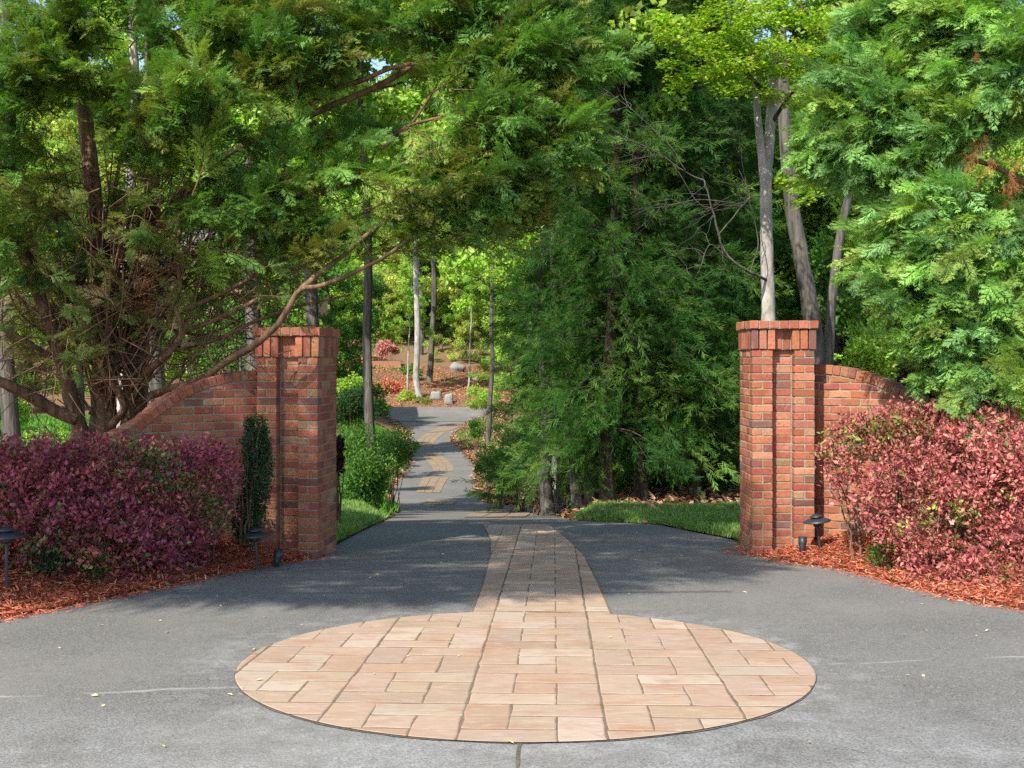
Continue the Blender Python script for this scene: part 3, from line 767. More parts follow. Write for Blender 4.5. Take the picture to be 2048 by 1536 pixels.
def spot(foot, label, h=.15, lean=(.02, .05)):
    root = empty('spot_light', foot, label, 'spot light', 'ground spotlights at the brick pillars'); f = np.asarray(foot, float)
    ax = unit([lean[0], lean[1], h])
    g = Geo(); lathe(g, f + ax * .02, [(.001, 0), (.026, 0), (.028, .05), (.036, .065), (.036, .075), (.040, .08), (.042, .15), (.037, .15), (.034, .12), (.001, .12)], 20, axis=ax); g.build('housing', COPPER, root, True)
    g = Geo(); tube(g, [f - [0, 0, .1], f + ax * .03], [.012, .014], 8); g.build('stake', COPPER, root, True)
    g = Geo(); lathe(g, f + ax * .135, [(.001, 0), (.035, 0)], 18, axis=ax); g.build('lens', GLASS, root)
spot(gz(1604, 1104, 1, 10.7), 'small black spotlight in sunlit red mulch at the right pillar foot')
spot(gz(551, 1113, -1, 10.1), 'small black spotlight in shaded red mulch at the left pillar foot')

# ------------------------------------------------------------------ HEDGES
def leaves_on(geo, pos, out_d, size, cols, w, temp=KITE, jit=.2):
    n = len(pos); od = unit(out_d * .7 + rng.normal(size=(n, 3)) * .65 + [0, 0, .25])
    scatter(geo, temp, pos, frames(od, rng.normal(size=n) * 1.1), size * rng.uniform(.6, 1.35, n), palette(cols, n, jit, w))
def hedge(name, blobs, n, size, cols, w, label, stems, twigcol=TWIG, green=None):
    """blobs: (centre, radii); leaves fill the outer part of the union of the blobs, in small sprigs"""
    C0 = np.array([b[0] for b in blobs]); R0 = np.array([b[1] for b in blobs])
    root = empty(name, (C0[:, 0].mean(), C0[:, 1].mean(), float(G(C0[:, 0].mean(), C0[:, 1].mean()))), label, 'hedge')
    area = (R0[:, 0] * R0[:, 2] + R0[:, 1] * R0[:, 2]); pr = area / area.sum(); ns = n // 6
    k = rng.choice(len(blobs), ns, p=pr); d = rand_dirs(ns, .15); bump = 1 + .10 * np.sin(d[:, 0] * 7 + k) * np.sin(d[:, 2] * 9 + 2 * k)
    rad = np.where(rng.random(ns) < .72, rng.uniform(.86, 1.06, ns), rng.uniform(.45, .9, ns)) * bump
    pos = C0[k] + d * R0[k] * rad[:, None]
    # drop sprigs buried deep in another blob
    q = ((pos[:, None] - C0[None]) / R0[None]); deep = (np.linalg.norm(q, axis=2) < .62).any(1); pos, d, k = pos[~deep], d[~deep], k[~deep]
    pos[:, 2] = np.maximum(pos[:, 2], G(pos[:, 0], pos[:, 1]) + .06)
    g = Geo(); ns = len(pos); m = 6
    shoot = unit(d + rng.normal(size=(ns, 3)) * .5 + [0, 0, .3]); L = size * rng.uniform(1.2, 3.2, ns)
    pp = (pos[:, None] + shoot[:, None] * (L[:, None] * np.linspace(0, 1, m))[..., None]).reshape(-1, 3) + rng.normal(size=(ns * m, 3)) * size * .35
    u_ = .5 + .25 * np.sin(pos[:, 0] * 4.1 + 1.7 * np.sin(pos[:, 2] * 5)) + .25 * np.sin(pos[:, 2] * 6.3 + pos[:, 1] * 3 + 2 * np.sin(pos[:, 0] * 2.3)) + .16 * rng.normal(size=ns)
    rk = np.argsort(np.argsort(u_)) / ns; ci = np.searchsorted(np.cumsum(w) / np.sum(w), rk * .999); sw = rng.random(ns) < .35; ci = np.where(sw, rng.choice(len(cols), ns, p=np.array(w) / np.sum(w)), ci)
    base = np.asarray(cols)[ci] * (1 + .14 * rng.normal(size=(ns, 1))); cc = np.clip(np.repeat(base, m, 0) * (1 + .2 * rng.normal(size=(ns * m, 1))), .004, .9)
    od = unit(np.repeat(shoot, m, 0) * .6 + rng.normal(size=(ns * m, 3)) * .7 + [0, -.15, .25])
    scatter(g, KITE, pp, frames(od, rng.normal(size=ns * m) * 1.0), size * rng.uniform(.6, 1.3, ns * m), cc)
    g.build('foliage', REDLEAF, root)
    g = Geo()
    for i in range(stems):
        b = rng.integers(len(blobs)); c, r = C0[b], R0[b]
        x, y = c[0] + rng.normal() * r[0] * .3, c[1] + rng.normal() * r[1] * .25
        base_ = np.array([x, y, float(G(x, y))]); e = c + rand_dirs(1, .5)[0] * r * .95
        tube(g, wiggle(base_, e, 8, .035), np.linspace(.012, .003, 8), 5)
    for i in range(stems * 5):
        b = rng.integers(len(blobs)); d_ = rand_dirs(1, .1)[0]; e = C0[b] + d_ * R0[b] * rng.uniform(.7, 1.04)
        tube(g, wiggle(e - d_ * .22 + rng.normal(size=3) * .1, e, 5, .03), np.linspace(.004, .0015, 5), 4)
    g.build('stems', twigcol, root, True)
    return root
def blob_px(px, py, d, rx, ry, dep): return (P(px, py, d), np.array([rx * d / F, dep, ry * d / F]))
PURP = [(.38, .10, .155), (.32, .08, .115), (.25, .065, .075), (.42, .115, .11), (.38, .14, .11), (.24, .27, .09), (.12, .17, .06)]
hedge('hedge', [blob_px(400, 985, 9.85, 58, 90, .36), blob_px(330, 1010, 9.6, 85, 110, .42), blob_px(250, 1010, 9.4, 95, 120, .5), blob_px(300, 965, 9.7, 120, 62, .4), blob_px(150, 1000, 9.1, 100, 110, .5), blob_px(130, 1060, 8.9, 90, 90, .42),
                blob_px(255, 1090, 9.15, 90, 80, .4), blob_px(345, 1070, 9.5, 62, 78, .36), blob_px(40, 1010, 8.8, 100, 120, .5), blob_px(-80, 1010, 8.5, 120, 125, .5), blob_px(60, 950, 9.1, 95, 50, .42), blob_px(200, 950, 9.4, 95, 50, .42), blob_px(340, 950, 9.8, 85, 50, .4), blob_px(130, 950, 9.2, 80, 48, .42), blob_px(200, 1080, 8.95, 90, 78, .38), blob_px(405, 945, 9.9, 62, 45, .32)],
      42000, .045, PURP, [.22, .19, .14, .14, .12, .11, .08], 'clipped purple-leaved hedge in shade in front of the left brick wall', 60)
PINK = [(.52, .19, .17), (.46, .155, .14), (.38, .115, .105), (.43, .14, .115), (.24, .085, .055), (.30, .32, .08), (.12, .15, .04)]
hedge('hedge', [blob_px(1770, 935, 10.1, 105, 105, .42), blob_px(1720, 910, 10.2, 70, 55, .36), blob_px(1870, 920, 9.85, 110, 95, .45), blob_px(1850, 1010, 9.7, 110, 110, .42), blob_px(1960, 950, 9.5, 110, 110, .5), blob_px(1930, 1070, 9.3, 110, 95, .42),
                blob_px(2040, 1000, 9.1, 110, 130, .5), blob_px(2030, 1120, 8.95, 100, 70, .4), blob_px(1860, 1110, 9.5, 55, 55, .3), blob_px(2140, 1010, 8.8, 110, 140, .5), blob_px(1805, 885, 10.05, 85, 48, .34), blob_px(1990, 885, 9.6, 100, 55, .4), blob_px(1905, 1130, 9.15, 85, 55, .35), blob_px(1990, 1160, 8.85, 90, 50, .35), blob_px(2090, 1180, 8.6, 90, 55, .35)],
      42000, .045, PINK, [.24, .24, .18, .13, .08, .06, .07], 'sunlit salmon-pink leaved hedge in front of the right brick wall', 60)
# small green shoots at the foot of the hedges
def small_plant(name, px, py, d, side, r, n, cols, label, size=.035, mat=LEAF, cat='shrub'):
    q = P(px, py, d); z = float(bed_z(q[0], q[1], side)); root = empty(name, (q[0], q[1], z), label, cat)
    g = Geo(); leaf_cloud(g, [(q[0], q[1], z + r * .9)], [r], [n], size, cols, (KITE,), shell=.3); g.build('leaves', mat, root)
    g = Geo()
    for i in range(9):
        e = np.array([q[0], q[1], z + r * .9]) + rand_dirs(1, .5)[0] * r * .8; tube(g, wiggle((q[0], q[1], z - .02), e, 5, .02), np.linspace(.004, .0015, 5), 4)
    g.build('stems', TWIG, root)
GR = [(.10, .22, .03), (.16, .30, .05), (.07, .15, .02)]
small_plant('shrub_seedling', 1765, 1118, 9.75, 1, .14, 320, GR, 'small bright green seedling at the foot of the pink hedge')
small_plant('shrub_seedling', 105, 1160, 8.6, -1, .13, 260, [(.03, .09, .05), (.05, .12, .05), (.025, .06, .03)], 'small bluish green seedling at the foot of the purple hedge near the path light')
small_plant('shrub_seedling', 195, 1178, 8.75, -1, .12, 240, GR, 'small mid green seedling at the drive edge below the purple hedge')

# dark narrow evergreen beside the left pillar
base = P(500, 1085, 10.2); bz = float(bed_z(base[0], base[1], -1))
root = empty('columnar_shrub', (base[0], base[1], bz), 'narrow dark green evergreen shrub with bare brown stems beside the left pillar', 'shrub')
g = Geo(); cs, rs, ct = [], [], []
for (px, py, r_, n) in [(515, 860, .085, 520), (510, 890, .11, 800), (515, 925, .125, 900), (514, 960, .125, 900), (510, 1000, .11, 800), (505, 1035, .10, 600), (500, 1065, .09, 420), (484, 1010, .05, 180), (478, 1050, .06, 220), (488, 1070, .06, 220), (498, 850, .04, 120), (527, 900, .06, 260)]:
    cs.append(P(px, py, 10.2)); rs.append(r_); ct.append(n)
leaf_cloud(g, cs, np.array(rs) * 1.2, np.array(ct) * 2.1, .024, [(.035, .085, .042), (.045, .11, .05), (.028, .065, .036), (.08, .13, .045)], (KITE,), shell=.55, squash=1.5)
g.build('foliage', LEAF, root)
g = Geo()
for (px, tx, ty) in [(483, 482, 900), (487, 490, 940), (480, 478, 960), (495, 505, 870), (505, 518, 860), (490, 495, 905)]:
    tube(g, wiggle(P(px, 1090, 10.12), P(tx, ty, 10.12), 9, .012), np.linspace(.011, .004, 9), 6)
for i in range(40):
    e = P(rng.uniform(472, 500), rng.uniform(900, 1060), 10.12); tube(g, wiggle(e, e + rng.normal(size=3) * .07, 4, .01), np.linspace(.003, .0015, 4), 4)
g.build('stems', TWIG, root, True)

# ------------------------------------------------------------------ LEFT CYPRESS
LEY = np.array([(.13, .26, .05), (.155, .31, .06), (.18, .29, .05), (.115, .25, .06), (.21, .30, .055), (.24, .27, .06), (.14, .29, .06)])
def px_tube(geo, pts, r0, r1, sides=8, k=6, knob=.05):
    q = catmull([P(*p) for p in pts], k); tube(geo, q, np.linspace(r0, r1, len(q)), sides, knob=knob)
lroot = empty('cypress_tree', P(235, 880, 11.6) * [1, 1, 0] + [0, 0, -2.1], 'spreading cypress with twin red-brown trunks whose boughs arch over the left pillar', 'tree', 'large cypress trees at the gate')
g = Geo()
px_tube(g, [(268, 1080, 11.6), (268, 880, 11.6), (270, 800, 11.6), (275, 650, 11.6), (290, 500, 11.6), (300, 350, 11.6), (310, 150, 11.6), (318, -200, 11.6), (322, -700, 11.6)], .155, .06, 14, 8, .06)
px_tube(g, [(205, 1080, 11.5), (205, 890, 11.5), (208, 800, 11.5), (212, 700, 11.5), (208, 600, 11.5), (198, 480, 11.5), (180, 330, 11.5), (160, 100, 11.5), (150, -200, 11.5), (148, -600, 11.5)], .15, .05, 14, 8, .06)
g.build('trunk', BARKR, lroot, True)
g = Geo(); px_tube(g, [(223, 850, 11.35), (240, 830, 11.25), (247, 812, 11.2), (233, 779, 11.15), (207, 745, 11.1), (193, 712, 11.05), (173, 662, 11), (160, 622, 11), (133, 562, 11), (110, 512, 11), (95, 440, 11)], .04, .016); g.build('limb', BARKR, lroot, True)
g = Geo(); px_tube(g, [(175, 664, 11), (178, 600, 10.95), (181, 540, 10.9), (182, 480, 10.9), (176, 400, 10.9)], .022, .01); g.build('limb', BARKR, lroot, True)
g = Geo(); px_tube(g, [(262, 775, 11.4), (293, 745, 11.2), (333, 709, 11), (363, 672, 10.95), (357, 629, 10.9), (343, 605, 10.9), (360, 572, 10.9), (355, 512, 10.9), (365, 430, 10.9), (385, 340, 10.9)], .042, .016); g.build('limb', BARKR, lroot, True)
g = Geo(); px_tube(g, [(280, 800, 11.5), (333, 780, 11.15), (400, 759, 10.95), (450, 725, 10.75), (512, 688, 10.45), (555, 649, 10.35), (579, 612, 10.35), (602, 579, 10.35), (639, 572, 10.35), (699, 549, 10.4), (772, 512, 10.5), (845, 460, 10.6), (880, 463, 10.6), (950, 480, 10.7)], .043, .010); g.build('limb', BARKR, lroot, True)
g = Geo(); px_tube(g, [(602, 579, 10.35), (640, 545, 10.4), (685, 512, 10.5), (745, 460, 10.6), (792, 433, 10.7), (850, 405, 10.8), (930, 380, 10.9)], .03, .01); g.build('limb', BARKR, lroot, True)
g = Geo(); px_tube(g, [(363, 692, 10.95), (433, 679, 11), (512, 642, 11.1), (600, 612, 11.2), (700, 590, 11.4)], .028, .01); g.build('limb', BARKR, lroot, True)
g = Geo(); px_tube(g, [(360, 622, 10.9), (433, 592, 10.8), (512, 549, 10.7), (600, 500, 10.7), (700, 440, 10.8), (780, 400, 11)], .026, .01); g.build('limb', BARKR, lroot, True)
g = Geo(); px_tube(g, [(365, 662, 10.95), (417, 645, 10.9), (512, 600, 10.8), (580, 552, 10.8), (650, 500, 10.8)], .028, .01); g.build('limb', BARKR, lroot, True)
g = Geo(); px_tube(g, [(290, 480, 11.6), (380, 370, 11.3), (470, 300, 11.1), (582, 247, 11), (659, 213, 11), (745, 177, 11), (812, 140, 11), (855, 107, 11), (945, 53, 11), (985, 0, 11.1), (1040, -80, 11.2)], .05, .016); g.build('limb', BARKR, lroot, True)
g = Geo(); px_tube(g, [(560, 257, 11), (652, 187, 10.9), (725, 160, 10.8), (795, 133, 10.8), (900, 120, 10.9), (1000, 110, 11)], .035, .012); g.build('limb', BARKR, lroot, True)
g = Geo(); px_tube(g, [(760, 300, 11), (818, 253, 11), (855, 200, 11), (882, 150, 11), (900, 60, 11)], .018, .008); g.build('limb', BARKR, lroot, True)
g = Geo(); px_tube(g, [(780, 275, 11), (822, 250, 11), (895, 230, 11), (978, 197, 11), (1060, 190, 11.1)], .02, .008); g.build('limb', BARKR, lroot, True)
g = Geo(); px_tube(g, [(290, 580, 11.6), (390, 510, 11.2), (480, 470, 11), (600, 400, 10.9), (745, 353, 10.9), (828, 320, 11), (928, 277, 11), (1020, 260, 11.1)], .05, .012); g.build('limb', BARKR, lroot, True)
g = Geo(); px_tube(g, [(272, 640, 11.6), (240, 560, 11.3), (225, 470, 11.2), (230, 380, 11.1), (245, 280, 11), (240, 150, 11)], .035, .012); g.build('limb', BARKR, lroot, True)
g = Geo(); px_tube(g, [(200, 520, 11.5), (150, 470, 11.2), (90, 420, 11), (30, 400, 10.9), (-40, 390, 10.8)], .04, .014); g.build('limb', BARKR, lroot, True)
g = Geo(); px_tube(g, [(205, 620, 11.5), (150, 570, 11.2), (95, 540, 11), (40, 480, 10.9), (-10, 400, 10.8)], .04, .014); g.build('limb', BARKR, lroot, True)
g = Geo(); px_tube(g, [(320, 100, 11.6), (420, 20, 11.4), (540, -40, 11.2), (680, -90, 11.1)], .05, .02); g.build('limb', BARKR, lroot, True)
g = Geo()
for i in range(110):   # lesser inner branches
    s = P(rng.uniform(180, 300), rng.uniform(380, 760), 11.5); e = P(rng.uniform(-20, 560), rng.uniform(250, 700), rng.uniform(10.4, 12.4))
    m = (s + e) / 2 - [0, 0, rng.uniform(.05, .3)]; tube(g, catmull([s, m, e], 7), np.linspace(rng.uniform(.008, .02), .004, 15), 6, knob=.05)
for i in range(46):
    x0 = rng.uniform(60, 420); s = P(rng.uniform(170, 290), rng.uniform(640, 850), 11.4); e = P(x0 + (x0 - 240) * .5, rng.uniform(300, 480), rng.uniform(10.5, 11.4))
    m = (s + e) / 2 + np.array([(x0 - 240) * .0012, -.1, -.25]); q_ = catmull([s, m, e], 8); tube(g, q_ + np.cumsum(rng.normal(size=q_.shape), 0) * .006, np.linspace(.017, .005, len(q_)), 6)
g.build('inner_branches', BARKR, lroot, True)

# crown: boughs grouped into the masses the photograph shows
acc = new_acc(); dead = new_acc()
stem = P(240, 300, 11.6)
LM = [  # px, py, radius px, boughs, distance, frond size
 (60, 60, 90, 12, 10.6, .40), (40, 160, 80, 14, 10.3, .40), (150, 60, 80, 10, 11, .40), (110, 130, 70, 9, 10.4, .38), (30, 300, 60, 5, 10.4, .34), (20, 400, 60, 5, 10.4, .34), (90, 350, 60, 4, 10.5, .32), (10, 480, 50, 4, 10.3, .32),
 (330, 60, 80, 8, 11, .40), (250, 180, 60, 6, 10.6, .36), (400, 175, 55, 10, 10.0, .40), (320, 190, 60, 8, 10.4, .38), (390, 250, 70, 10, 10.2, .38), (300, 270, 55, 6, 10.5, .36), (210, 260, 45, 4, 10.6, .34), (440, 330, 55, 5, 10.6, .34), (340, 350, 50, 4, 10.8, .32), (250, 400, 60, 4, 10.8, .32), (110, 480, 50, 3, 10.6, .3),
 (480, 60, 80, 11, 10.7, .42), (580, 40, 80, 14, 10.5, .42), (560, 120, 70, 12, 10.5, .42), (480, 150, 50, 5, 10.8, .38), (660, 90, 60, 10, 10.6, .40), (630, 140, 55, 5, 10.6, .40), (720, 60, 50, 6, 10.8, .38), (580, 200, 50, 5, 10.6, .38), (545, 275, 45, 3, 10.7, .36),
 (880, 60, 70, 10, 10.9, .40), (820, 40, 60, 7, 11.1, .40), (960, 40, 80, 14, 10.8, .42), (1050, 40, 90, 16, 10.7, .42), (1130, 60, 80, 14, 10.6, .42), (1000, 120, 80, 14, 10.6, .42), (1090, 130, 80, 15, 10.5, .42), (1180, 120, 50, 8, 10.5, .38), (930, 130, 60, 5, 10.8, .40),
 (1010, 200, 70, 12, 10.5, .42), (1090, 210, 80, 14, 10.4, .42), (1140, 260, 60, 10, 10.4, .38), (960, 280, 70, 11, 10.5, .42), (1040, 290, 80, 15, 10.4, .42), (1110, 310, 60, 10, 10.4, .38), (900, 330, 60, 6, 10.6, .38), (980, 360, 70, 12, 10.4, .40), (1060, 370, 65, 11, 10.4, .38), (900, 400, 65, 10, 10.5, .38), (980, 430, 60, 8, 10.5, .36), (1040, 440, 45, 5, 10.5, .34), (840, 430, 55, 6, 10.5, .36), (940, 490, 45, 4, 10.5, .32),
 (760, 260, 50, 2, 10.9, .34), (720, 330, 50, 2, 10.8, .34), (640, 370, 60, 4, 10.7, .36), (560, 390, 60, 8, 10.6, .36), (500, 430, 60, 7, 10.5, .36), (600, 440, 60, 7, 10.5, .36), (680, 430, 55, 4, 10.6, .36), (540, 480, 50, 5, 10.5, .34), (460, 500, 50, 4, 10.6, .32), (640, 500, 50, 4, 10.5, .32), (760, 450, 50, 4, 10.6, .34), (400, 440, 50, 4, 10.7, .32), (700, 380, 50, 2, 10.7, .34), (800, 370, 50, 3, 10.7, .34), (330, 470, 50, 3, 10.8, .3), (480, 380, 50, 4, 10.7, .34), (60, 560, 50, 2, 10.6, .28), (180, 600, 60, 2, 11.2, .28), (420, 590, 50, 2, 11, .28),
 (200, -60, 120, 14, 11, .42), (420, -80, 130, 16, 11, .42), (700, -70, 130, 16, 11, .42), (950, -90, 130, 16, 11, .42), (1100, -80, 100, 12, 11, .42), (-80, 100, 100, 12, 10.6, .42), (-90, 320, 90, 8, 10.6, .4)]
def masses(acc, M, stem, cols, m=20, L=(.5, 1.0), upb=.12, droop=0.0, yb=-.35, dj=.55):
    for (px, py, r, nb, d, fs) in M:
        c = P(px, py, d); rw = r * d / F
        for b in range(nb):
            e = c + rand_dirs(1)[0] * np.array([rw, .45, rw]) * rng.uniform(.2, 1)
            dr = unit(np.array([e[0] - stem[0], (e[1] - stem[1]), 0.0])) * 1.0 + np.array([0, yb, upb]) + rng.normal(size=3) * dj * .6
            dr = unit(dr); l = rng.uniform(*L)
            bough(acc, e - dr * l * .75, dr, l, int(m * rng.uniform(.7, 1.3)), .88 * fs * rng.uniform(.8, 1.15), droop + rng.normal() * .10, 1.0, cols)
LM = [(a, b, c, max(2, int(n * .85 + .5)), d, e) for (a, b, c, n, d, e) in LM]
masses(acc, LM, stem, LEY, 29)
OLV = np.array([(.22, .26, .07), (.26, .25, .08), (.18, .25, .06), (.26, .20, .09), (.15, .24, .06)])
for i in range(210):
    px, py = rng.uniform(-20, 620), rng.uniform(360, 720)
    if py > 700 - .35 * max(0, px - 250) + 20: continue
    e = P(px, py, rng.uniform(10.4, 12.6)); dr = unit(np.array([(px - 240) / 300, -.4, .1]) + rng.normal(size=3) * .5); l = rng.uniform(.35, .7)
    bough(acc, e - dr * l * .7, dr, l, 10, .24, -.15, 1.0, OLV)
# the upright sunlit spray
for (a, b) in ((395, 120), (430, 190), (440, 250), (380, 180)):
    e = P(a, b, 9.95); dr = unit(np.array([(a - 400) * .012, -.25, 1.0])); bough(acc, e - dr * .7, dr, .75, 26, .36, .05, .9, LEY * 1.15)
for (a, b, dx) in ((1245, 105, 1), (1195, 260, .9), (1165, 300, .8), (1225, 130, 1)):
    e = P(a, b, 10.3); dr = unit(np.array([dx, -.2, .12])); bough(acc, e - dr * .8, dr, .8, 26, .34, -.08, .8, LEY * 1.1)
g = Geo(); bake_fronds(g, acc, FRONDS); g.build('crown', CONIFER, lroot)
g = Geo()
for s in acc['sp']: tube(g, s, np.linspace(.007, .002, len(s)), 4)
for i in range(1100):   # bare inner twigs
    px, py = rng.uniform(-10, 600), rng.uniform(330, 800)
    if py > 760 - .1 * px + 40 and px > 300: continue
    s = P(px, py, rng.uniform(10.6, 12)); e = s + np.array([rng.normal() * .3, rng.normal() * .25, rng.normal() * .22 - .12])
    m = (s + e) / 2 + rng.normal(size=3) * .06; tube(g, catmull([s, m, e], 4), np.linspace(.006, .002, 9), 4)
g.build('twigs', TWIG, lroot, True)
DEADC = np.array([(.24, .11, .05), (.30, .15, .08), (.20, .085, .04)])
DM = [(290, 600, 45, 5, 11, .26), (280, 560, 50, 4, 11.1, .26), (130, 690, 40, 2, 11, .24), (60, 640, 40, 2, 11, .24), (390, 560, 30, 1, 10.9, .22), (150, 530, 50, 3, 11.2, .24), (240, 330, 40, 2, 11, .24), (860, 300, 20, 1, 10.4, .2), (920, 395, 12, 1, 10.35, .16), (975, 465, 12, 1, 10.35, .16), (320, 430, 40, 2, 11, .24), (90, 270, 40, 2, 11, .24), (60, 470, 40, 2, 11, .24), (500, 330, 30, 1, 10.9, .2), (1010, 30, 14, 1, 10.4, .16), (700, 480, 30, 1, 10.7, .2)]
masses(dead, DM, stem, DEADC, 12, (.25, .5), -.6, -.2)
g = Geo(); bake_fronds(g, dead, FRONDL); g.build('dead_foliage', CONIFER, lroot)

# leaning stem beside it, with its own foliage out of the frame to the left
r2 = empty('leaning_cypress', P(165, 900, 11.3) * [1, 1, 0] + [0, 0, -2.05], 'leaning red-brown cypress stem beside the twin trunks with a long low limb to the left', 'tree')
g = Geo()
px_tube(g, [(168, 1060, 11.3), (165, 890, 11.3), (143, 800, 11.2), (122, 720, 11.1), (98, 640, 11), (60, 545, 10.9), (20, 440, 10.8), (-50, 310, 10.7), (-130, 150, 10.6)], .088, .04, 12, 7, .06)
px_tube(g, [(150, 838, 11.2), (110, 822, 11.1), (60, 792, 10.9), (0, 763, 10.7), (-90, 725, 10.4)], .07, .045, 10, 7, .06)
px_tube(g, [(120, 720, 11.1), (80, 700, 10.9), (30, 670, 10.7), (-40, 640, 10.5)], .03, .015)
px_tube(g, [(130, 750, 11.1), (160, 700, 11.2), (190, 660, 11.2)], .02, .01)
g.build('trunk', BARKR, r2, True)
acc = new_acc(); masses(acc, [(-40, 250, 60, 8, 10.5, .36), (-60, 420, 60, 7, 10.4, .36), (-90, 600, 60, 7, 10.3, .36), (-60, 520, 50, 4, 10.3, .32), (10, 590, 35, 2, 10.4, .26)], P(60, 500, 11), LEY, 18)
g = Geo(); bake_fronds(g, acc, FRONDS); g.build('crown', CONIFER, r2)

# ------------------------------------------------------------------ RIGHT CYPRESS
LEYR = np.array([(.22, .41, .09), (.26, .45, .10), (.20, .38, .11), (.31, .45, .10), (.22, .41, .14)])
rroot = empty('cypress_tree', (6.6, 11.6, -2.1), 'bright green sunlit cypress overhanging the pink hedge at the right', 'tree', 'large cypress trees at the gate')
g = Geo(); tube(g, wiggle((6.6, 11.6, -2.3), (6.4, 11.7, 9), 16, .02), np.linspace(.22, .05, 16), 14, knob=.05); g.build('trunk', BARKR, rroot, True)
for pts in ([(2230, 500, 11.6), (2100, 400, 11.2), (1980, 330, 11), (1840, 300, 10.9), (1740, 275, 10.8)], [(2230, 300, 11.6), (2060, 160, 11.2), (1900, 140, 11), (1760, 180, 10.9)], [(2230, 620, 11.6), (2080, 540, 11.1), (1960, 500, 10.8), (1880, 455, 10.6), (1855, 380, 10.5)],
            [(2230, 640, 11.6), (2080, 590, 11.1), (1950, 560, 10.7), (1830, 600, 10.5)], [(2230, 760, 11.6), (2090, 700, 11), (1950, 700, 10.6), (1850, 760, 10.4)], [(2230, 100, 11.6), (2040, 20, 11.2), (1850, -20, 11), (1740, 60, 10.9)]):
    g = Geo(); px_tube(g, pts, .04, .01); g.build('limb', BARKR, rroot, True)
acc = new_acc()
RM = [(1740, 40, 70, 10, 10.9, .42), (1830, 40, 80, 14, 10.8, .42), (1930, 40, 80, 14, 10.6, .42), (2020, 60, 80, 14, 10.4, .42), (1700, 120, 60, 10, 10.8, .42), (1790, 130, 80, 14, 10.7, .42), (1890, 140, 80, 14, 10.6, .42), (1980, 150, 80, 14, 10.4, .42), (2050, 180, 60, 8, 10.4, .42),
 (1640, 220, 50, 10, 10.7, .40), (1700, 210, 60, 11, 10.7, .42), (1780, 220, 75, 14, 10.6, .42), (1870, 230, 75, 13, 10.5, .42), (1960, 230, 60, 5, 10.5, .42), (2040, 240, 50, 4, 10.5, .4), (1640, 290, 50, 8, 10.7, .38), (1710, 300, 55, 9, 10.7, .38), (1790, 300, 60, 9, 10.6, .38), (1740, 350, 45, 6, 10.6, .36), (1860, 300, 50, 3, 10.7, .36),
 (1860, 390, 50, 10, 10.2, .40), (1790, 440, 60, 11, 10.2, .42), (1880, 460, 60, 12, 10.1, .42), (1960, 450, 60, 10, 10.2, .42), (2030, 430, 60, 10, 10.2, .42), (1760, 510, 55, 9, 10.2, .40), (1840, 530, 70, 13, 10.1, .42), (1930, 530, 70, 14, 10, .42), (2010, 520, 70, 13, 10, .42), (1790, 590, 50, 9, 10.2, .40), (1860, 600, 70, 12, 10, .42), (1950, 610, 70, 13, 9.9, .42), (2030, 600, 60, 11, 9.9, .42),
 (1825, 655, 45, 5, 10.1, .40), (1880, 680, 65, 11, 10, .42), (1970, 690, 70, 12, 9.8, .42), (2040, 690, 60, 10, 9.8, .42), (1885, 735, 45, 4, 10, .38), (1930, 750, 60, 10, 9.8, .40), (2010, 770, 60, 10, 9.7, .40), (1955, 800, 40, 4, 9.8, .36), (2020, 830, 45, 5, 9.6, .36), (1980, 860, 35, 3, 9.6, .30),
 (2110, 100, 100, 12, 10.6, .42), (2120, 500, 90, 10, 10, .42), (2120, 700, 90, 10, 9.9, .42), (1850, -70, 130, 14, 10.8, .42), (2020, -70, 120, 14, 10.6, .42)]
RM = [(a, b, c, max(2, int(n * .72)), d, e) for (a, b, c, n, d, e) in RM]
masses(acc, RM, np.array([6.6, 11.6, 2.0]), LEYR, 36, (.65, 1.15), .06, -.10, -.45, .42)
g = Geo(); bake_fronds(g, acc, FRONDS); g.build('crown', CONIFER, rroot)
g = Geo()
for s in acc['sp']: tube(g, s, np.linspace(.007, .002, len(s)), 4)
g.build('twigs', TWIG, rroot, True)
dead = new_acc(); masses(dead, [(1950, 300, 22, 3, 10.0, .18), (1985, 325, 28, 4, 10.0, .18), (2030, 350, 30, 5, 10.0, .18), (1930, 270, 18, 1, 10.3, .22), (1945, 100, 14, 1, 10.2, .2), (2020, 390, 25, 2, 10.5, .24)], np.array([6.6, 11.6, 2.0]), np.array([(.36, .14, .055), (.42, .18, .065), (.26, .09, .04)]), 13, (.25, .5), -.9, -.3)
g = Geo(); bake_fronds(g, dead, FRONDL); g.build('dead_foliage', CONIFER, rroot)

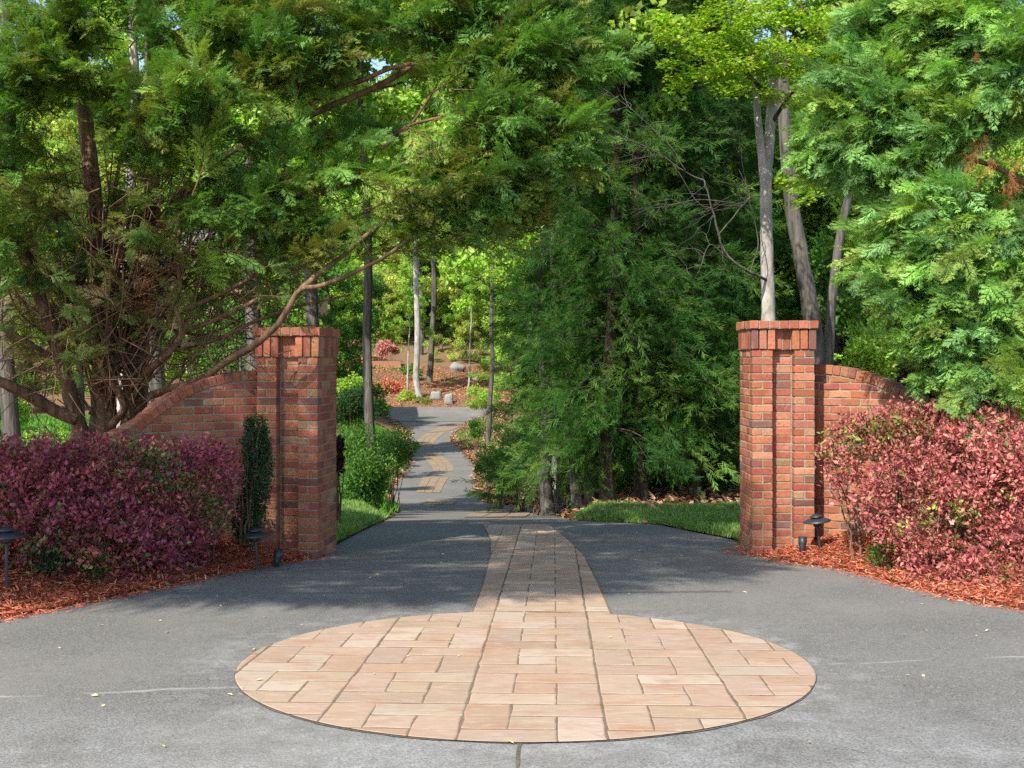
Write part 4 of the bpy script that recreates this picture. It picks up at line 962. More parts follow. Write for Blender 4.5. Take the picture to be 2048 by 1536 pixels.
# large cypress on the near left verge, outside the frame, that shades the left half of the entrance
sroot = empty('shade_tree', (-7.2, 4.6, -1.6), 'tall cypress on the left verge nearer the street', 'tree', 'large cypress trees at the gate')
g = Geo(); tube(g, wiggle((-7.2, 4.6, -1.9), (-6.9, 4.7, 9.5), 14, .03), np.linspace(.24, .06, 14), 12, knob=.05); g.build('trunk', BARKR, sroot, True)
acc = new_acc()
az, el = math.radians(32), math.radians(45)
SUN = np.array([-math.sin(az) * math.cos(el), -math.cos(az) * math.cos(el), math.sin(el)])
n_ = 0
LITP = [P(400, 150, 9.95), P(430, 230, 9.95), P(1200, 110, 10.3), P(1190, 280, 10.3), P(20, 610, 10.3), P(40, 250, 10.2)]
while n_ < 720:
    gx, gy = rng.uniform(-4.6, 2.5), rng.uniform(7.6, 13.2)
    if gy < np.interp(gx, [-4.6, -3.4, -.2, .4, 1.0, 1.8, 2.5], [8.6, 8.2, 8.25, 8.5, 9.0, 9.6, 10.4]): continue
    c = np.array([gx, gy, float(prof(gy))]) + SUN * rng.uniform(7, 11)
    if HY - c[2] * F / c[1] > -110: continue
    if any(np.linalg.norm(np.cross(c - q_, SUN)) < (.95 if k_ < 2 else .5) for k_, q_ in enumerate(LITP)): continue
    n_ += 1
    dr = unit(np.array([c[0] + 7.0, (c[1] - 4.4) * .8, .0]) + rng.normal(size=3) * .35); bough(acc, c - dr * .5, dr, rng.uniform(.7, 1.0), 24, .46, -.05, 1, LEY)
g = Geo(); bake_fronds(g, acc, FRONDL); g.build('crown', CONIFER, sroot)
g = Geo()
for i in range(14):
    e = np.array([rng.uniform(-4.5, -1.2), rng.uniform(3.6, 6.6), rng.uniform(3.5, 6)]); s = np.array([-7.1, 4.6, e[2] - 1.0]); tube(g, wiggle(s, e, 8, .06), np.linspace(.06, .015, 8), 6)
g.build('limbs', BARKR, sroot, True)

# ------------------------------------------------------------------ CEDARS behind the gate
CED = np.array([(.032, .098, .016), (.044, .125, .02), (.036, .102, .02), (.06, .15, .025), (.12, .22, .04)])
def cedar(H, nb, rbot, seed, low=1.2, r0=.13):
    global rng
    keep = rng; rng = np.random.default_rng(seed)
    root = empty('cedar_tree', (0, 0, 0), 'cedar', 'tree', 'dark cedars behind the gate')
    g = Geo(); tube(g, wiggle((0, 0, -.3), (rng.normal() * .2, rng.normal() * .2, H), 16, .03), np.linspace(r0, .02, 16) * (1 + .5 * (np.arange(16) == 0)), 12, knob=.08); tr = g
    leaf = Geo(); tw = Geo()
    for b in range(nb):
        z = low + (H - low) * (rng.random() ** 1.25); a = rng.uniform(0, 2 * np.pi); L = rbot * (1 - .72 * z / H) * rng.uniform(.65, 1.15)
        d = np.array([math.cos(a), math.sin(a), 0]); t = np.linspace(0, 1, 7)
        rise = rng.uniform(-.05, .35); sp = np.array([0, 0, z]) + d * (L * t)[:, None] + np.array([0, 0, 1]) * (rise * L * t - .55 * L * t * t)[:, None]
        tube(tw, sp, np.linspace(.016, .004, 7), 4)
        nt_ = 30
        ti = np.r_[rng.uniform(.22, 1, nt_ - 4), 1, .97, .92, .9]; base = sp[0] + d * (L * ti)[:, None] + np.array([0, 0, 1]) * (rise * L * ti - .55 * L * ti * ti)[:, None]
        base += rng.normal(size=base.shape) * np.array([.15, .15, .09])
        colb = CED[rng.integers(len(CED))] * (1 + .15 * rng.normal())
        m = len(base); dirs = unit(d * 1.0 + rng.normal(size=(m, 3)) * .42 + np.c_[np.zeros(m), np.zeros(m), rng.uniform(-.75, .15, m)])
        C = np.clip(colb * (1 + .22 * rng.normal(size=(m, 1))), .004, .6); R_ = frames(dirs, rng.uniform(0, 6, m)); kk = rng.integers(3, size=m); sz = rng.uniform(.2, .5, m)
        for q in range(3):
            mk = kk == q; scatter(leaf, CEDS[q], base[mk], R_[mk], sz[mk], C[mk])
    tr.build('trunk', BARKD, root, True); tw.build('branches', BARKD, root, True); leaf.build('crown', CONIFER, root)
    rng = keep
    return root
cA = cedar(12, 185, 1.75, 21, 1.05, .12); cB = cedar(12.5, 185, 1.75, 22, 1.2, .11); cC = cedar(11, 185, 1.75, 23, .95, .10)
CP = [(1217, 18.3, cA, 'dark-trunked cedar, the thickest trunk among those behind the gate', 1.0), (1287, 18.8, cB, 'cedar with a straight reddish trunk midway between the dark one and the right pillar', 1.0),
      (1392, 19.3, cC, 'cedar with a slim trunk standing nearest the right pillar', 1.0), (1182, 19.6, cA, 'cedar spreading over the bend of the drive beside grey trunks', 1.0), (1335, 22.5, cA, 'cedar standing back in the gap between two slim cedar trunks', 1.1),
      (1180, 23.5, cC, 'cedar set back behind the thick dark-trunked cedar', 1.15), (1450, 22, cB, 'cedar partly hidden by the top of the right pillar', 1.0), (1250, 27, cB, 'tall cedar deep behind the cedar row', 1.3), (1145, 24.5, cC, 'cedar at the left end of the row above the drive bend', 1.15), (1400, 28, cC, 'tall cedar far back behind the slim-trunked cedar', 1.3)]
used = set()
for (px, d, src, lab, sc) in CP:
    x = (px - CX) * d / F; z = g1(x, d)
    if id(src) not in used:
        used.add(id(src)); src.location = (x, d, z); src['label'] = lab; src.scale = (sc,) * 3; src.rotation_euler = (0, 0, px * .01)
    else: dup(src, (x, d, z), px * .37, sc, lab)

# ------------------------------------------------------------------ MAPLE behind the right pillar
mroot = empty('maple_tree', P(1540, 1000, 14.3), 'pale-trunked maple with yellow-green spring leaves behind the right pillar', 'tree')
g = Geo()
px_tube(g, [(1541, 1075, 14.3), (1540, 900, 14.3), (1537, 640, 14.3), (1535, 560, 14.3), (1532, 430, 14.3), (1533, 350, 14.3), (1541, 250, 14.3), (1548, 150, 14.3), (1552, 0, 14.3), (1556, -300, 14.3)], .10, .05, 12, 7, .05)
px_tube(g, [(1533, 400, 14.3), (1524, 320, 14.25), (1516, 240, 14.2), (1512, 180, 14.2), (1500, 60, 14.1), (1485, -120, 14)], .06, .03, 10, 7, .05)
g.build('trunk', BARKP, mroot, True)
g = Geo()
for pts, r0, r1 in (([(1533, 561, 14.25), (1500, 545, 14), (1455, 515, 13.9), (1435, 470, 13.8), (1425, 420, 13.8), (1408, 360, 13.7)], .028, .012), ([(1408, 360, 13.7), (1370, 340, 13.6), (1310, 300, 13.5), (1265, 283, 13.4), (1200, 278, 13.3)], .012, .004), ([(1370, 340, 13.6), (1335, 290, 13.5), (1280, 235, 13.4), (1230, 195, 13.3), (1190, 165, 13.2)], .009, .003),
                    ([(1425, 420, 13.8), (1390, 400, 13.7), (1330, 320, 13.6), (1240, 330, 13.5), (1165, 345, 13.4)], .009, .003), ([(1435, 470, 13.8), (1480, 420, 13.7), (1500, 390, 13.7), (1480, 340, 13.6)], .012, .004), ([(1470, 405, 13.7), (1400, 400, 13.6), (1330, 415, 13.5), (1270, 420, 13.4)], .008, .003), ([(1500, 545, 14), (1512, 480, 13.9), (1490, 380, 13.8), (1475, 300, 13.8), (1460, 220, 13.8)], .012, .004),
                    ([(1455, 515, 13.9), (1420, 490, 13.8), (1400, 540, 13.7), (1370, 600, 13.6)], .008, .003)):
    q = catmull([P(*p) for p in pts], 6); tube(g, q + np.cumsum(rng.normal(size=q.shape), 0) * .004, np.linspace(r0, r1, len(q)) * .72, 6)
    for k in range(9):
        s = q[rng.integers(len(q) // 3, len(q))]; e = s + np.array([rng.uniform(-.9, .1), rng.normal() * .2, rng.normal() * .25]); tube(g, wiggle(s, e, 6, .035), np.linspace(.003, .0012, 6), 4)
g.build('bare_branches', BARKG, mroot, True)
for pts in ([(1548, 150, 14.3), (1600, 60, 14), (1680, 90, 13.7)], [(1550, 60, 14.3), (1480, 30, 13.8), (1400, 65, 13.5), (1330, 75, 13.4)], [(1545, 200, 14.3), (1470, 130, 13.8), (1390, 130, 13.5)], [(1590, 0, 14), (1640, 60, 13.8), (1670, 105, 13.7)], [(1552, 0, 14.3), (1640, 150, 13.7), (1700, 140, 13.6)], [(1541, 250, 14.3), (1590, 180, 14), (1640, 170, 13.8)]):
    g = Geo(); px_tube(g, pts, .03, .008); g.build('limb', BARKD, mroot, True)
MC = [(.26, .42, .03), (.33, .48, .04), (.20, .36, .03), (.38, .50, .06), (.15, .30, .03)]
g = Geo(); cs, rs, ct = [], [], []
for (px, py, r, n, d) in [(1340, 60, 40, 500, 13.3), (1390, 55, 50, 700, 13.4), (1450, 70, 55, 700, 13.5), (1330, 80, 30, 300, 13.3), (1420, 110, 55, 800, 13.4), (1490, 120, 60, 800, 13.5), (1390, 145, 45, 600, 13.3), (1450, 160, 55, 700, 13.4), (1520, 160, 55, 600, 13.6), (1560, 100, 60, 700, 13.8), (1520, 40, 60, 700, 13.7), (1600, 60, 60, 600, 13.9), (1640, 20, 60, 600, 13.8), (1580, 20, 60, 600, 13.8),
                          (1620, 130, 50, 450, 13.9), (1590, 190, 50, 400, 14), (1650, 90, 50, 400, 13.9), (1480, 20, 60, 600, 13.5), (1420, 20, 45, 350, 13.4), (1590, 370, 30, 220, 14), (1620, 385, 30, 220, 14), (1565, 360, 18, 120, 13.9), (1640, 330, 30, 180, 14.3), (1500, -80, 120, 1200, 13.8), (1620, -90, 120, 1200, 13.9), (1390, -70, 90, 700, 13.6), (1680, 60, 40, 250, 14.2)]:
    k = 5
    for i in range(k):
        q = P(px + rng.normal() * r * .5, py + rng.normal() * r * .35, d + rng.normal() * .35); cs.append(q); rs.append(r * d / F * .75); ct.append(n / k)
leaf_cloud(g, cs, rs, ct, .062, MC, (KITE,), flat=.75, shell=.1, up=0, squash=.38)
g.build('crown', LEAF, mroot)

# ------------------------------------------------------------------ WOODLAND TREES (shared meshes)
def broadleaf(name, H, base, spread, leaves, lsize, cols, seed, bark=BARKG, r0=.2, temps=CLUST, cat='tree', nl=16):
    global rng
    keep = rng; rng = np.random.default_rng(seed)
    root = empty(name, (0, 0, 0), name, cat)
    g = Geo(); top = np.array([rng.normal() * .6, rng.normal() * .6, H]); q = wiggle((0, 0, -.4), top, 16, .07)
    q = catmull(np.vstack([q[0], q[0] * .72 + q[1] * .28, q[1:]]), 3); tube(g, q, np.linspace(r0, .03, len(q)) * (1 + .55 * np.exp(-np.arange(len(q)) / 2.0)), 14, knob=.05); q = q[::3]; g.build('trunk', bark, root, True)
    g = Geo(); cs, rs = [], []
    for i in range(nl):
        t = base + (1 - base) * (i + rng.random()) / nl; s = q[int(t * (len(q) - 1))]; a = i * 2.4 + rng.normal() * .4
        L = spread * (1 - .55 * (t - base) / (1 - base)) * rng.uniform(.6, 1.15)
        e = s + np.array([math.cos(a) * L, math.sin(a) * L, L * rng.uniform(.05, .55)]); b = wiggle(s, e, 7, .08)
        tube(g, b, np.linspace(r0 * .28, .012, 7), 5)
        for k in range(5):
            cs.append(b[rng.integers(2, 7)] + rng.normal(size=3) * spread * .16); rs.append(spread * rng.uniform(.13, .26))
    g.C = [c_ * .0 + np.array([.11, .095, .08]) for c_ in g.C]; w = np.array(rs) ** 2; ct = leaves * w / w.sum()
    leaf_cloud(g, cs, rs, ct, lsize, cols, temps, flat=.35, shell=.2, up=.2, squash=.6); g.build('crown', LEAF, root)
    rng = keep
    return root
SPR = [(.29, .48, .07), (.35, .54, .09), (.23, .42, .06), (.42, .56, .12)]
SPY = [(.40, .52, .10), (.48, .56, .14), (.31, .46, .08), (.50, .53, .19)]
SPD = [(.11, .25, .045), (.15, .31, .05), (.09, .21, .04)]
tA = broadleaf('poplar_tree', 19, .42, 4.0, 9000, .145, SPR, 31); tB = broadleaf('oak_tree', 17, .35, 4.4, 9000, .145, SPY, 32); tC = broadleaf('oak_tree', 15, .28, 3.8, 9000, .135, SPD, 33)
sA = broadleaf('dogwood_sapling', 6, .22, 2.3, 5000, .085, SPR, 34, r0=.06, nl=14); sB = broadleaf('maple_sapling', 5, .15, 2.2, 5000, .085, SPY, 35, r0=.05, nl=14); sC = broadleaf('understory_tree', 7, .18, 2.6, 5500, .095, SPD, 36, r0=.08, nl=14)
tN = broadleaf('slender_tree', 20, .50, 3.2, 3600, .18, SPR, 37, BARKP, .15); tG = broadleaf('straight_tree', 20, .48, 3.6, 4200, .18, SPR, 38, BARKG, .17)
seen = set()
def place(src, x, y, label, group, sc=1.0, rz=None):
    z = g1(x, y) - .03; rz = rng.uniform(0, 6.28) if rz is None else rz
    if id(src) not in seen:
        seen.add(id(src)); src.location = (x, y, z); src.scale = (sc,) * 3; src.rotation_euler = (0, 0, rz); src['label'] = label
        if group: src['group'] = group
        return src
    return dup(src, (x, y, z), rz, sc, label, group)
def pp(src, px, d, label, group=None, sc=1.0): return place(src, (px - CX) * d / F, d, label, group, sc)
pp(sC, 470, 40, 'deep green understory tree in front of the peach house above the left wall', None, 1.1); pp(sA, 565, 46, 'bright sapling in front of the peach house above the pillar cap', None, 1.25); pp(sC, 655, 52, 'deep green understory tree at the right corner of the peach house', None, 1.2); pp(sB, 400, 50, 'yellow-green sapling at the left end of the peach house', None, 1.3)
# single trunks the photograph shows
pp(tG, 750, 22, 'straight grey trunk rising from the green bushes just right of the left pillar', None, .72)
pp(tG, 645, 24, 'thick grey trunk rising behind the left pillar cap', None, 1.05)
pp(tG, 517, 21, 'thick grey trunk seen through the cypress above the left brick wall', None, 1.05)
pp(tG, 322, 17.5, 'broad grey trunk right behind the twin cypress trunks', None, 1.05)
pp(tN, 236, 19, 'pale slender trunk seen between the twin cypress trunks', None, .8)
pp(tG, 14, 19.5, 'grey trunk at the left edge beyond the hedge and lawn', None, 1.0)
pp(tN, 843, 84, 'pale sunlit trunk standing in the pine straw past the stone edging', None, 1.75)
pp(tG, 857, 91, 'darker trunk just behind the pale trunk in the pine straw', None, 1.6)
pp(tG, 973, 60, 'tall grey trunk at the left edge of the dark cedars', None, .95)
pp(tG, 1101, 20.3, 'short grey trunk at the left end of the leaf-littered bank', None, .8)
pp(tN, 1124, 20.9, 'thinnest grey trunk on the leaf-littered bank', None, .6)
pp(tG, 1161, 20.0, 'grey trunk just left of the thick dark cedar trunk', None, .72)
for (pts, r0, r1, bk, lab, cx_) in (([(1640, 1030, 17), (1634, 760, 17), (1624, 640, 17), (1603, 520, 17), (1582, 400, 17), (1570, 250, 17), (1560, 60, 17), (1552, -300, 17)], .15, .09, BARKG, 'dark grey trunk leaning left behind the right pillar', 1552),
                              ([(1648, 1030, 18.5), (1655, 800, 18.5), (1660, 640, 18.5), (1668, 560, 18.5), (1684, 450, 18.5), (1706, 350, 18.5), (1730, 200, 18.5), (1745, -200, 18.5)], .10, .05, BARKG, 'grey trunk leaning right above the crest of the right brick wall', 1745)):
    rt = empty('leaning_tree', P(*pts[0]) * [1, 1, 0] + [0, 0, -2.5], lab, 'tree'); g = Geo(); px_tube(g, pts, r0, r1, 10); g.build('trunk', bk, rt, True)
    g = Geo(); leaf_cloud(g, [P(cx_ + rng.uniform(-220, 220), rng.uniform(-700, -150), pts[0][2] + rng.normal() * .8) for k in range(24)], [.6] * 24, [220] * 24, .09, SPR, CLUST, flat=.4, shell=.2, squash=.6); g.build('crown', LEAF, rt)
pp(tN, 1690, 27, 'slim grey trunk behind the right brick wall among bright leaves', None, .7)
pp(tN, 935, 88, 'thin young tree on the far bed right of the pale trunks', None, .6)
pp(tN, 812, 86, 'thin dark young stem left of the pale sunlit trunk', None, .55)
# woodland
GRP = {id(tA): ('tall grey-trunked tree with bright green spring leaves on the far wooded slope', 'bright green woodland trees'), id(tB): ('tall tree with yellowish spring leaves on the far wooded slope', 'yellow-green woodland trees'), id(tC): ('tall tree with deeper green leaves on the far wooded slope', 'deep green woodland trees'),
       id(sA): ('low bright green sapling in the wood behind the gate', 'bright green saplings'), id(sB): ('low yellow-green sapling in the wood behind the gate', 'yellow-green saplings'), id(sC): ('low deeper green understory tree in the wood behind the gate', 'deep green understory trees')}
spots = []
def wood(n, y0, y1, srcs, keep_view, mind, sc=(.8, 1.25)):
    c = 0; tries = 0
    while c < n and tries < 4000:
        tries += 1; y = y0 + (y1 - y0) * rng.random(); x = rng.uniform(-.62, .62) * y
        px = CX + x * F / y
        if eL(min(y, 81)) - 3.2 < x < eR(min(y, 81)) + 3.0 and y < 84: continue
        if keep_view and 690 < px < 985 and y < 84: continue
        if y < 33 and 960 < px < 1480: continue
        if px < 700 and y > 33 and px > 520 and rng.random() < .55: continue
        if -24 < x < -8.5 and 62 < y < 84: continue
        if any(eL(min(y + .85 * h, 81)) - 2.5 < x + .53 * h < eR(min(y + .85 * h, 81)) + 1.5 for h in (3, 6, 9, 12, 15, 18)) and y < 82 and rng.random() < .95: continue
        if 570 < px < 700 and y > 78 and srcs[0] is tA and rng.random() < .8: continue
        if any((x - a) ** 2 + (y - b) ** 2 < mind ** 2 for a, b in spots): continue
        spots.append((x, y)); s = srcs[rng.integers(len(srcs))]; place(s, x, y, *GRP[id(s)], sc=rng.uniform(*sc)); c += 1
wood(17, 27, 80, [tA, tB, tC], True, 3.0); wood(48, 84, 175, [tA, tA, tB, tC], False, 4.0, (1.0, 1.5))
wood(60, 22, 80, [sA, sA, sB, sC], True, 1.8); wood(75, 84, 150, [sA, sB, sA, sC], False, 2.4, (.9, 1.6))

def wood_px(n, x0, x1, y0, y1, srcs, sc):
    for i in range(n):
        y = rng.uniform(y0, y1); x = (rng.uniform(x0, x1) - CX) * y / F; s = srcs[rng.integers(len(srcs))]; place(s, x, y, *GRP[id(s)], sc=rng.uniform(*sc))
wood_px(46, 560, 1010, 112, 168, [sA, sB, sA, sC], (1.2, 2.4)); wood_px(22, 540, 1040, 115, 180, [tA, tB], (1.0, 1.5)); wood_px(30, 1400, 1900, 24, 70, [sA, sB, sA], (.9, 1.4))
# far-off wood that closes the view
g = Geo(); n = 44000
x = rng.uniform(-190, 190, n); y = rng.uniform(165, 235, n) - np.abs(x) * .25; zz = rng.random(n) ** .8 * 34 - 1
zz *= np.where(x < -10, .8 + .2 * np.sin(x * .13), .85 + .15 * np.sin(x * .21))
cc = palette(SPR + SPY + SPD, n, .2); R = frames(rand_dirs(n, .2), rng.uniform(0, 6, n)); k = rng.integers(3, size=n); s = rng.uniform(1.1, 2.0, n)
for i in range(3):
    m = k == i; scatter(g, CLUST[i], np.c_[x, y, G(x, y) + zz][m], R[m], s[m], cc[m])
tag(g.build('distant_woodland', LEAF), kind='stuff')

# ------------------------------------------------------------------ BUSHES
def bush(name, px, py, d, rx, ry, n, size, cols, label, cat='bush', mat=LEAF, group=None, temp=KITE, lumps=9, sink=True):
    c = P(px, py, d); z = g1(c[0], c[1]); root = empty(name, (c[0], c[1], z), label, cat, group); g = Geo(); cs, rs, ct = [], [], []
    wx, wz = rx * d / F, ry * d / F
    for i in range(lumps):
        o = rand_dirs(1, .1)[0] * np.array([wx, wx * .7, wz]) * rng.uniform(.3, .78); o[2] -= .15 * wz; cs.append(c + o); rs.append(min(wx, wz) * rng.uniform(.4, .62)); ct.append(n / lumps)
    leaf_cloud(g, cs, rs, ct, size, cols, (temp,) if temp is not None else CLUST, shell=.45, squash=.9); g.build('foliage', mat, root)
    g = Geo()
    for i in range(12): tube(g, wiggle((c[0] + rng.normal() * wx * .1, c[1], z - .05), cs[rng.integers(lumps)] + rng.normal(size=3) * .1 * wx, 6, .03), np.linspace(.014, .004, 6), 5)
    g.build('stems', TWIG, root, True)
    return root
BG1 = [(.08, .20, .03), (.11, .25, .04), (.06, .15, .025), (.15, .29, .06)]
BG2 = [(.15, .28, .06), (.20, .33, .08), (.11, .22, .05), (.28, .36, .14)]
BD = [(.022, .06, .018), (.03, .08, .022), (.04, .10, .03)]
bush('bush', 724, 955, 18, 70, 78, 8200, .055, BG1, 'dense mid green bush beside the left pillar at the lawn edge')
bush('bush', 705, 900, 20, 70, 75, 5200, .055, BG1, 'taller green bush directly behind the dense one beside the left pillar')
bush('bush', 748, 915, 22.5, 52, 66, 4200, .055, BG2, 'light green bush around the foot of the straight grey trunk')
bush('azalea_bush', 785, 890, 30, 52, 42, 3600, .07, BG2, 'pale green azalea at the left edge of the drive', 'azalea')
bush('bush', 708, 800, 38, 50, 72, 5200, .085, BD, 'rounded dark evergreen bush left of the drive beyond the lawn')
bush('maroon_bush', 676, 905, 13.8, 16, 42, 900, .05, [(.05, .018, .02), (.07, .022, .025), (.04, .03, .015)], 'dark maroon-leaved bush tucked against the left pillar', 'bush', REDLEAF)
bush('bush', 1000, 905, 30, 45, 62, 3000, .075, BG2, 'loose olive green bush at the right edge of the drive bend')
bush('bush', 1045, 930, 24, 50, 45, 2600, .06, [(.10, .18, .05), (.16, .24, .09), (.07, .14, .03)], 'sparse grey-green bush on the bank under the left cedars')
bush('bush', 955, 855, 52, 22, 24, 1300, .10, BG1, 'low green clump on the inside of the drive curve')
bush('bush', 1090, 945, 22, 34, 40, 1500, .06, SPR, 'bright sunlit bush behind the short grey trunk')
bush('bush', 1040, 880, 33, 60, 70, 4200, .075, BG2, 'light olive bush overhanging the far bend of the drive from the right')
bush('bush', 975, 930, 34, 26, 34, 1700, .075, BG1, 'small green bush at the right edge of the drive below the cedars')
bush('bush', 1070, 965, 20.5, 46, 38, 2400, .05, [(.14, .20, .07), (.20, .26, .11), (.10, .16, .05)], 'sparse sunlit grey-green bush left of the short grey trunk')
bush('bush', 1440, 930, 21, 70, 60, 2600, .07, SPD, 'dark green undergrowth bush behind the slimmest cedar')
bush('bush', 1330, 955, 22.5, 70, 45, 2600, .07, SPD, 'low undergrowth bush between two cedar trunks')
bush('bush', 1235, 950, 23, 60, 45, 2200, .07, SPD, 'low undergrowth bush behind the thick dark cedar trunk')
bush('bush', 1730, 690, 17, 85, 75, 4200, .07, SPR, 'bright green bush rising above the crest of the right wall')
bush('bush', 1830, 640, 16, 80, 80, 3800, .07, BG1, 'mid green bush behind the right cypress fronds')
bush('purple_bush', 1840, 765, 13.5, 80, 40, 2600, .055, [(.055, .015, .02), (.08, .02, .025), (.04, .015, .012)], 'dark purple bush peeping over the right wall', 'bush', REDLEAF)
bush('bush', 90, 885, 22, 55, 32, 2400, .06, BG2, 'pale yellow-green bush on the lawn behind the purple hedge')
bush('azalea_bush', 790, 775, 86, 28, 22, 1500, .2, [(.80, .26, .16), (.72, .20, .12), (.42, .34, .14)], 'coral red azalea left of the pale sunlit trunk', 'azalea', REDLEAF)
bush('azalea_bush', 775, 695, 99, 28, 18, 1400, .24, [(.60, .24, .24), (.50, .18, .18), (.35, .2, .15)], 'dusky pink shrub high on the far terrace', 'azalea', REDLEAF)
bush('azalea_bush', 718, 693, 103, 36, 14, 1400, .24, [(.68, .32, .30), (.58, .24, .22), (.40, .32, .18)], 'pink shrub behind the brick terrace posts', 'azalea', REDLEAF)
bush('bush', 815, 795, 84, 20, 17, 1400, .2, SPY, 'yellow-green shrub left of the pale trunk foot')
bush('bush', 850, 806, 83.5, 21, 17, 1400, .2, [(.26, .34, .08), (.34, .40, .14), (.20, .28, .06)], 'light yellow shrub in front of the pale trunk foot')
bush('bush', 905, 768, 92, 26, 15, 800, .24, BG1, 'low green shrub to the right of the darker far trunk')
bush('bush', 825, 740, 92, 24, 14, 800, .24, BG2, 'pale green shrub on the slope left of the far trunks')
bush('bush', 945, 800, 85, 30, 14, 800, .22, BG1, 'low dark green shrub on the far bed below the thin young tree')
bush('bush', 720, 745, 84, 26, 18, 900, .22, SPY, 'yellow-green shrub below the brick terrace posts')
bush('bush', 760, 815, 76, 22, 16, 900, .2, SPD, 'dark green shrub beside the stone edging of the far bed')

# ------------------------------------------------------------------ FAR GARDEN: edging, rocks, terrace, house
root = empty('stone_edging', (-7.2, 81.8, -4.4), 'low grey stone edging at the far end of the drive', 'retaining wall'); g = Geo()
for r_ in range(3):
    x = -9.3 + (r_ % 2) * .2
    while x < -4.9:
        w = rng.uniform(.3, .6); g.add(brick_local((x, 82.0, -4.45 + r_ * .2), (x + w - .03, 82.35, -4.45 + (r_ + 1) * .2 - .02), .03), BT[1], BT[2], palette([(.42, .36, .28), (.36, .33, .28), (.48, .40, .30)], 1, .12)[0]); x += w
def col_mat():
    m, nt, ns, lk = nodes('edging_stone'); v = coord(nt); n1 = noise(nt, v, 8, 5, .7)
    out(nt, princ(nt, mixc(nt, attr(nt), (.2, .18, .15), ramp(nt, n1, .5, .75, 0, .6)), .9, .2, n1, .6, .03)); return m
ESTONE = col_mat(); g.build('stones', ESTONE, root)
def boulder(px, py, d, rx, ry, label):
    c = P(px, py, d); z = g1(c[0], c[1]); n = 12; m = 18; g = Geo()
    th = np.linspace(.02, np.pi - .02, n); ph = np.arange(m) / m * 2 * np.pi
    D = np.stack([np.sin(th)[:, None] * np.cos(ph), np.sin(th)[:, None] * np.sin(ph), np.repeat(np.cos(th)[:, None], m, 1)], -1)
    k = 1 + .14 * np.sin(D[..., 0:1] * 4 + px) + .1 * np.sin(D[..., 2:3] * 5 + py) + .07 * np.sin(D[..., 1:2] * 9)
    V = D * k * np.array([rx, rx * .8, ry * 1.3]) * d / F
    i = np.arange(n - 1)[:, None] * m; j = np.arange(m)[None]; g.add(V.reshape(-1, 3) + [c[0], c[1], z + ry * .6 * d / F], None, np.stack([i + j, i + (j + 1) % m, i + m + (j + 1) % m, i + m + j], -1).reshape(-1, 4))
    tag(g.build('boulder', ROCK, smooth=True, origin=(c[0], c[1], z)), label, 'boulder', 'boulders in the far garden bed')
boulder(872, 802, 84, 11, 8, 'dark rounded boulder right of the pale trunk foot'); boulder(914, 748, 97, 16, 10, 'large grey boulder high on the far bed'); boulder(898, 815, 83, 9, 10, 'small pale boulder beside the end of the stone edging'); boulder(958, 770, 92, 14, 8, 'grey boulder near the thin young tree on the far bed')
root = empty('brick_terrace', P(700, 760, 99), 'low brick terrace wall with square posts on the far slope', 'terrace wall'); g = Geo()
x0 = P(640, 730, 99)[0]; zt_ = P(700, 722, 99)[2]; zb = P(700, 775, 99)[2]
box(g, ((x0 - 10) / 2 + .0, 99, (zt_ + zb) / 2), (-10 - x0, .4, zt_ - zb), (.34, .14, .09)); g.build('wall', ESTONE, root)
for px in (705, 730, 680):
    g = Geo(); q = P(px, 712, 98.9); box(g, (q[0], 98.9, (P(px, 705, 99)[2] + zb) / 2), (.6, .6, P(px, 705, 99)[2] - zb), (.36, .13, .08)); box(g, (q[0], 98.9, P(px, 703, 99)[2]), (.72, .72, .12), (.40, .16, .10)); g.build('post', ESTONE, root)
hy = 66.0
root = empty('house', (-18, hy, -3.2), 'peach stucco house with grey roof half hidden behind the cypress boughs', 'house')
g = Geo(); box(g, (-18.4, hy + 4, .9), (12, 8, 8.4)); g.build('wall', STUCCO, root)
g = Geo(); V = np.array([[-25.0, hy - .6, 5.1], [-11.8, hy - .6, 5.1], [-11.8, hy + 8.6, 5.1], [-25.0, hy + 8.6, 5.1], [-21.7, hy + 4, 8.0], [-15.1, hy + 4, 8.0]])
g.add(V, [[0, 4, 3], [1, 2, 5]], [[0, 1, 5, 4], [2, 3, 4, 5], [0, 3, 2, 1]]); g.build('roof', ROOF, root)
for (wx, wz) in ((-22.3, -1.0), (-18.9, -1.0), (-15.2, -1.0), (-22.3, 2.8), (-18.9, 2.8), (-14.4, 2.8)):
    f = Geo(); t = .12
    for (a, b, c, d_) in ((wx, wz + .85, 1.4, t), (wx, wz - .85, 1.4, t), (wx - .64, wz, t, 1.58), (wx + .64, wz, t, 1.58), (wx, wz, .05, 1.58), (wx, wz, 1.16, .05)): box(f, (a, hy - .05 - (.004 if c == 1.16 else 0), b), (c, .1, d_))
    fr = f.build('window', WHITE, root); p_ = Geo(); box(p_, (wx, hy - .015, wz), (1.2, .02, 1.6))
    po = p_.build('pane', GLASS, fr); 
    po.location = tuple(-np.array(root.location) * 0); 
    me = po.data; co = np.zeros(len(me.vertices) * 3, np.float32); me.vertices.foreach_get('co', co); co = co.reshape(-1, 3) + np.array(fr.location) - np.array(root.location); me.vertices.foreach_set('co', co.ravel().astype(np.float32))

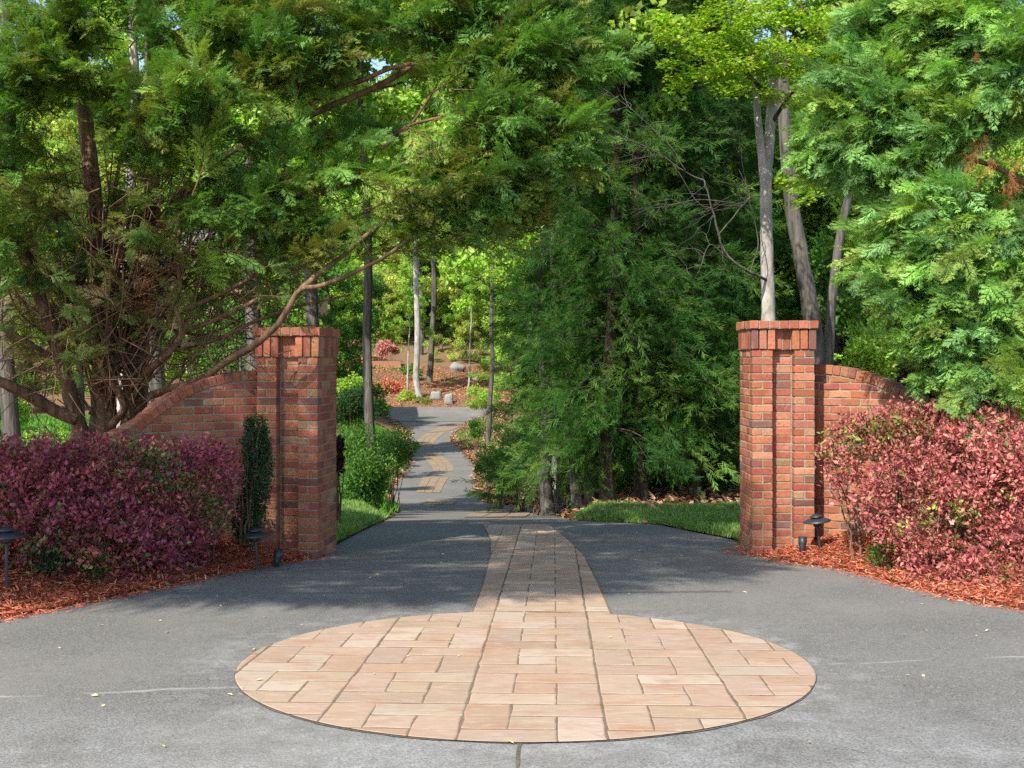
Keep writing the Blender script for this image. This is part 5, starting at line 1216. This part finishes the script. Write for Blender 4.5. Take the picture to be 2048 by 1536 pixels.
# ------------------------------------------------------------------ FALLEN LEAVES on the asphalt
first = None
PALE = (.58, .46, .22)
for i in range(110):
    y = rng.uniform(4.3, 13.5); x = rng.uniform(max(eL(y), -.42 * y), min(eR(y), .46 * y)); 
    on = np.hypot(x - CC[0], y - CC[1]) < CR or (SL[0] < x < SR[0] and y > 7.5)
    if on and rng.random() < .75: continue
    z = float(prof(y)) + (.018 if on else .006)
    if first is None:
        g = Geo(); g.add(KITE[0] * [.03, .036, .05], KITE[1], None, PALE); first = g.build('fallen_leaf', FALLEN); o = first
    else:
        o = first.copy(); COL.objects.link(o)
    o.location = (x, y, z + .001); o.rotation_euler = (rng.normal() * .25, rng.normal() * .25, rng.uniform(0, 6.28)); s = rng.uniform(.5, 1.15); o.scale = (s, s, s)
    tag(o, 'tiny pale yellow fallen leaf lying on the entrance paving', 'leaf', 'fallen leaves on the driveway')

# ------------------------------------------------------------------ LIGHT, SKY, CAMERA
az, el = math.radians(32), math.radians(45)
to_sun = Vector((-math.sin(az) * math.cos(el), -math.cos(az) * math.cos(el), math.sin(el)))
L = bpy.data.lights.new('sun', 'SUN'); L.energy = 4.3; L.angle = math.radians(.53); L.color = (1.0, .94, .84)
so = bpy.data.objects.new('sun', L); COL.objects.link(so); so.rotation_euler = to_sun.to_track_quat('Z', 'Y').to_euler(); so.location = (0, -10, 30)
w = bpy.data.worlds.new('World'); scene.world = w; w.use_nodes = True; nt = w.node_tree
bg = nt.nodes['Background']; sky = nt.nodes.new('ShaderNodeTexSky'); sky.sky_type = 'NISHITA'; sky.sun_disc = False
sky.sun_elevation = el; sky.sun_rotation = math.atan2(to_sun.x, to_sun.y); sky.air_density = 1.0; sky.dust_density = 1.0
nt.links.new(sky.outputs[0], bg.inputs[0]); bg.inputs[1].default_value = .15

cam = bpy.data.cameras.new('camera'); co = bpy.data.objects.new('camera', cam); COL.objects.link(co)
co.rotation_euler = (math.radians(90), 0, 0); cam.sensor_width = 36; cam.lens = F / 2048 * 36; cam.shift_y = -(768 - HY) / 2048
cam.clip_start = .05; cam.clip_end = 2000; scene.camera = co
scene.view_settings.view_transform = 'Standard'; scene.view_settings.look = 'None'; scene.view_settings.gamma = 1; scene.view_settings.exposure = .95
cy = scene.cycles; cy.max_bounces = 7; cy.diffuse_bounces = 4; cy.glossy_bounces = 2; cy.transmission_bounces = 4; cy.use_denoising = False; cy.use_adaptive_sampling = False
cy.caustics_reflective = False; cy.caustics_refractive = False
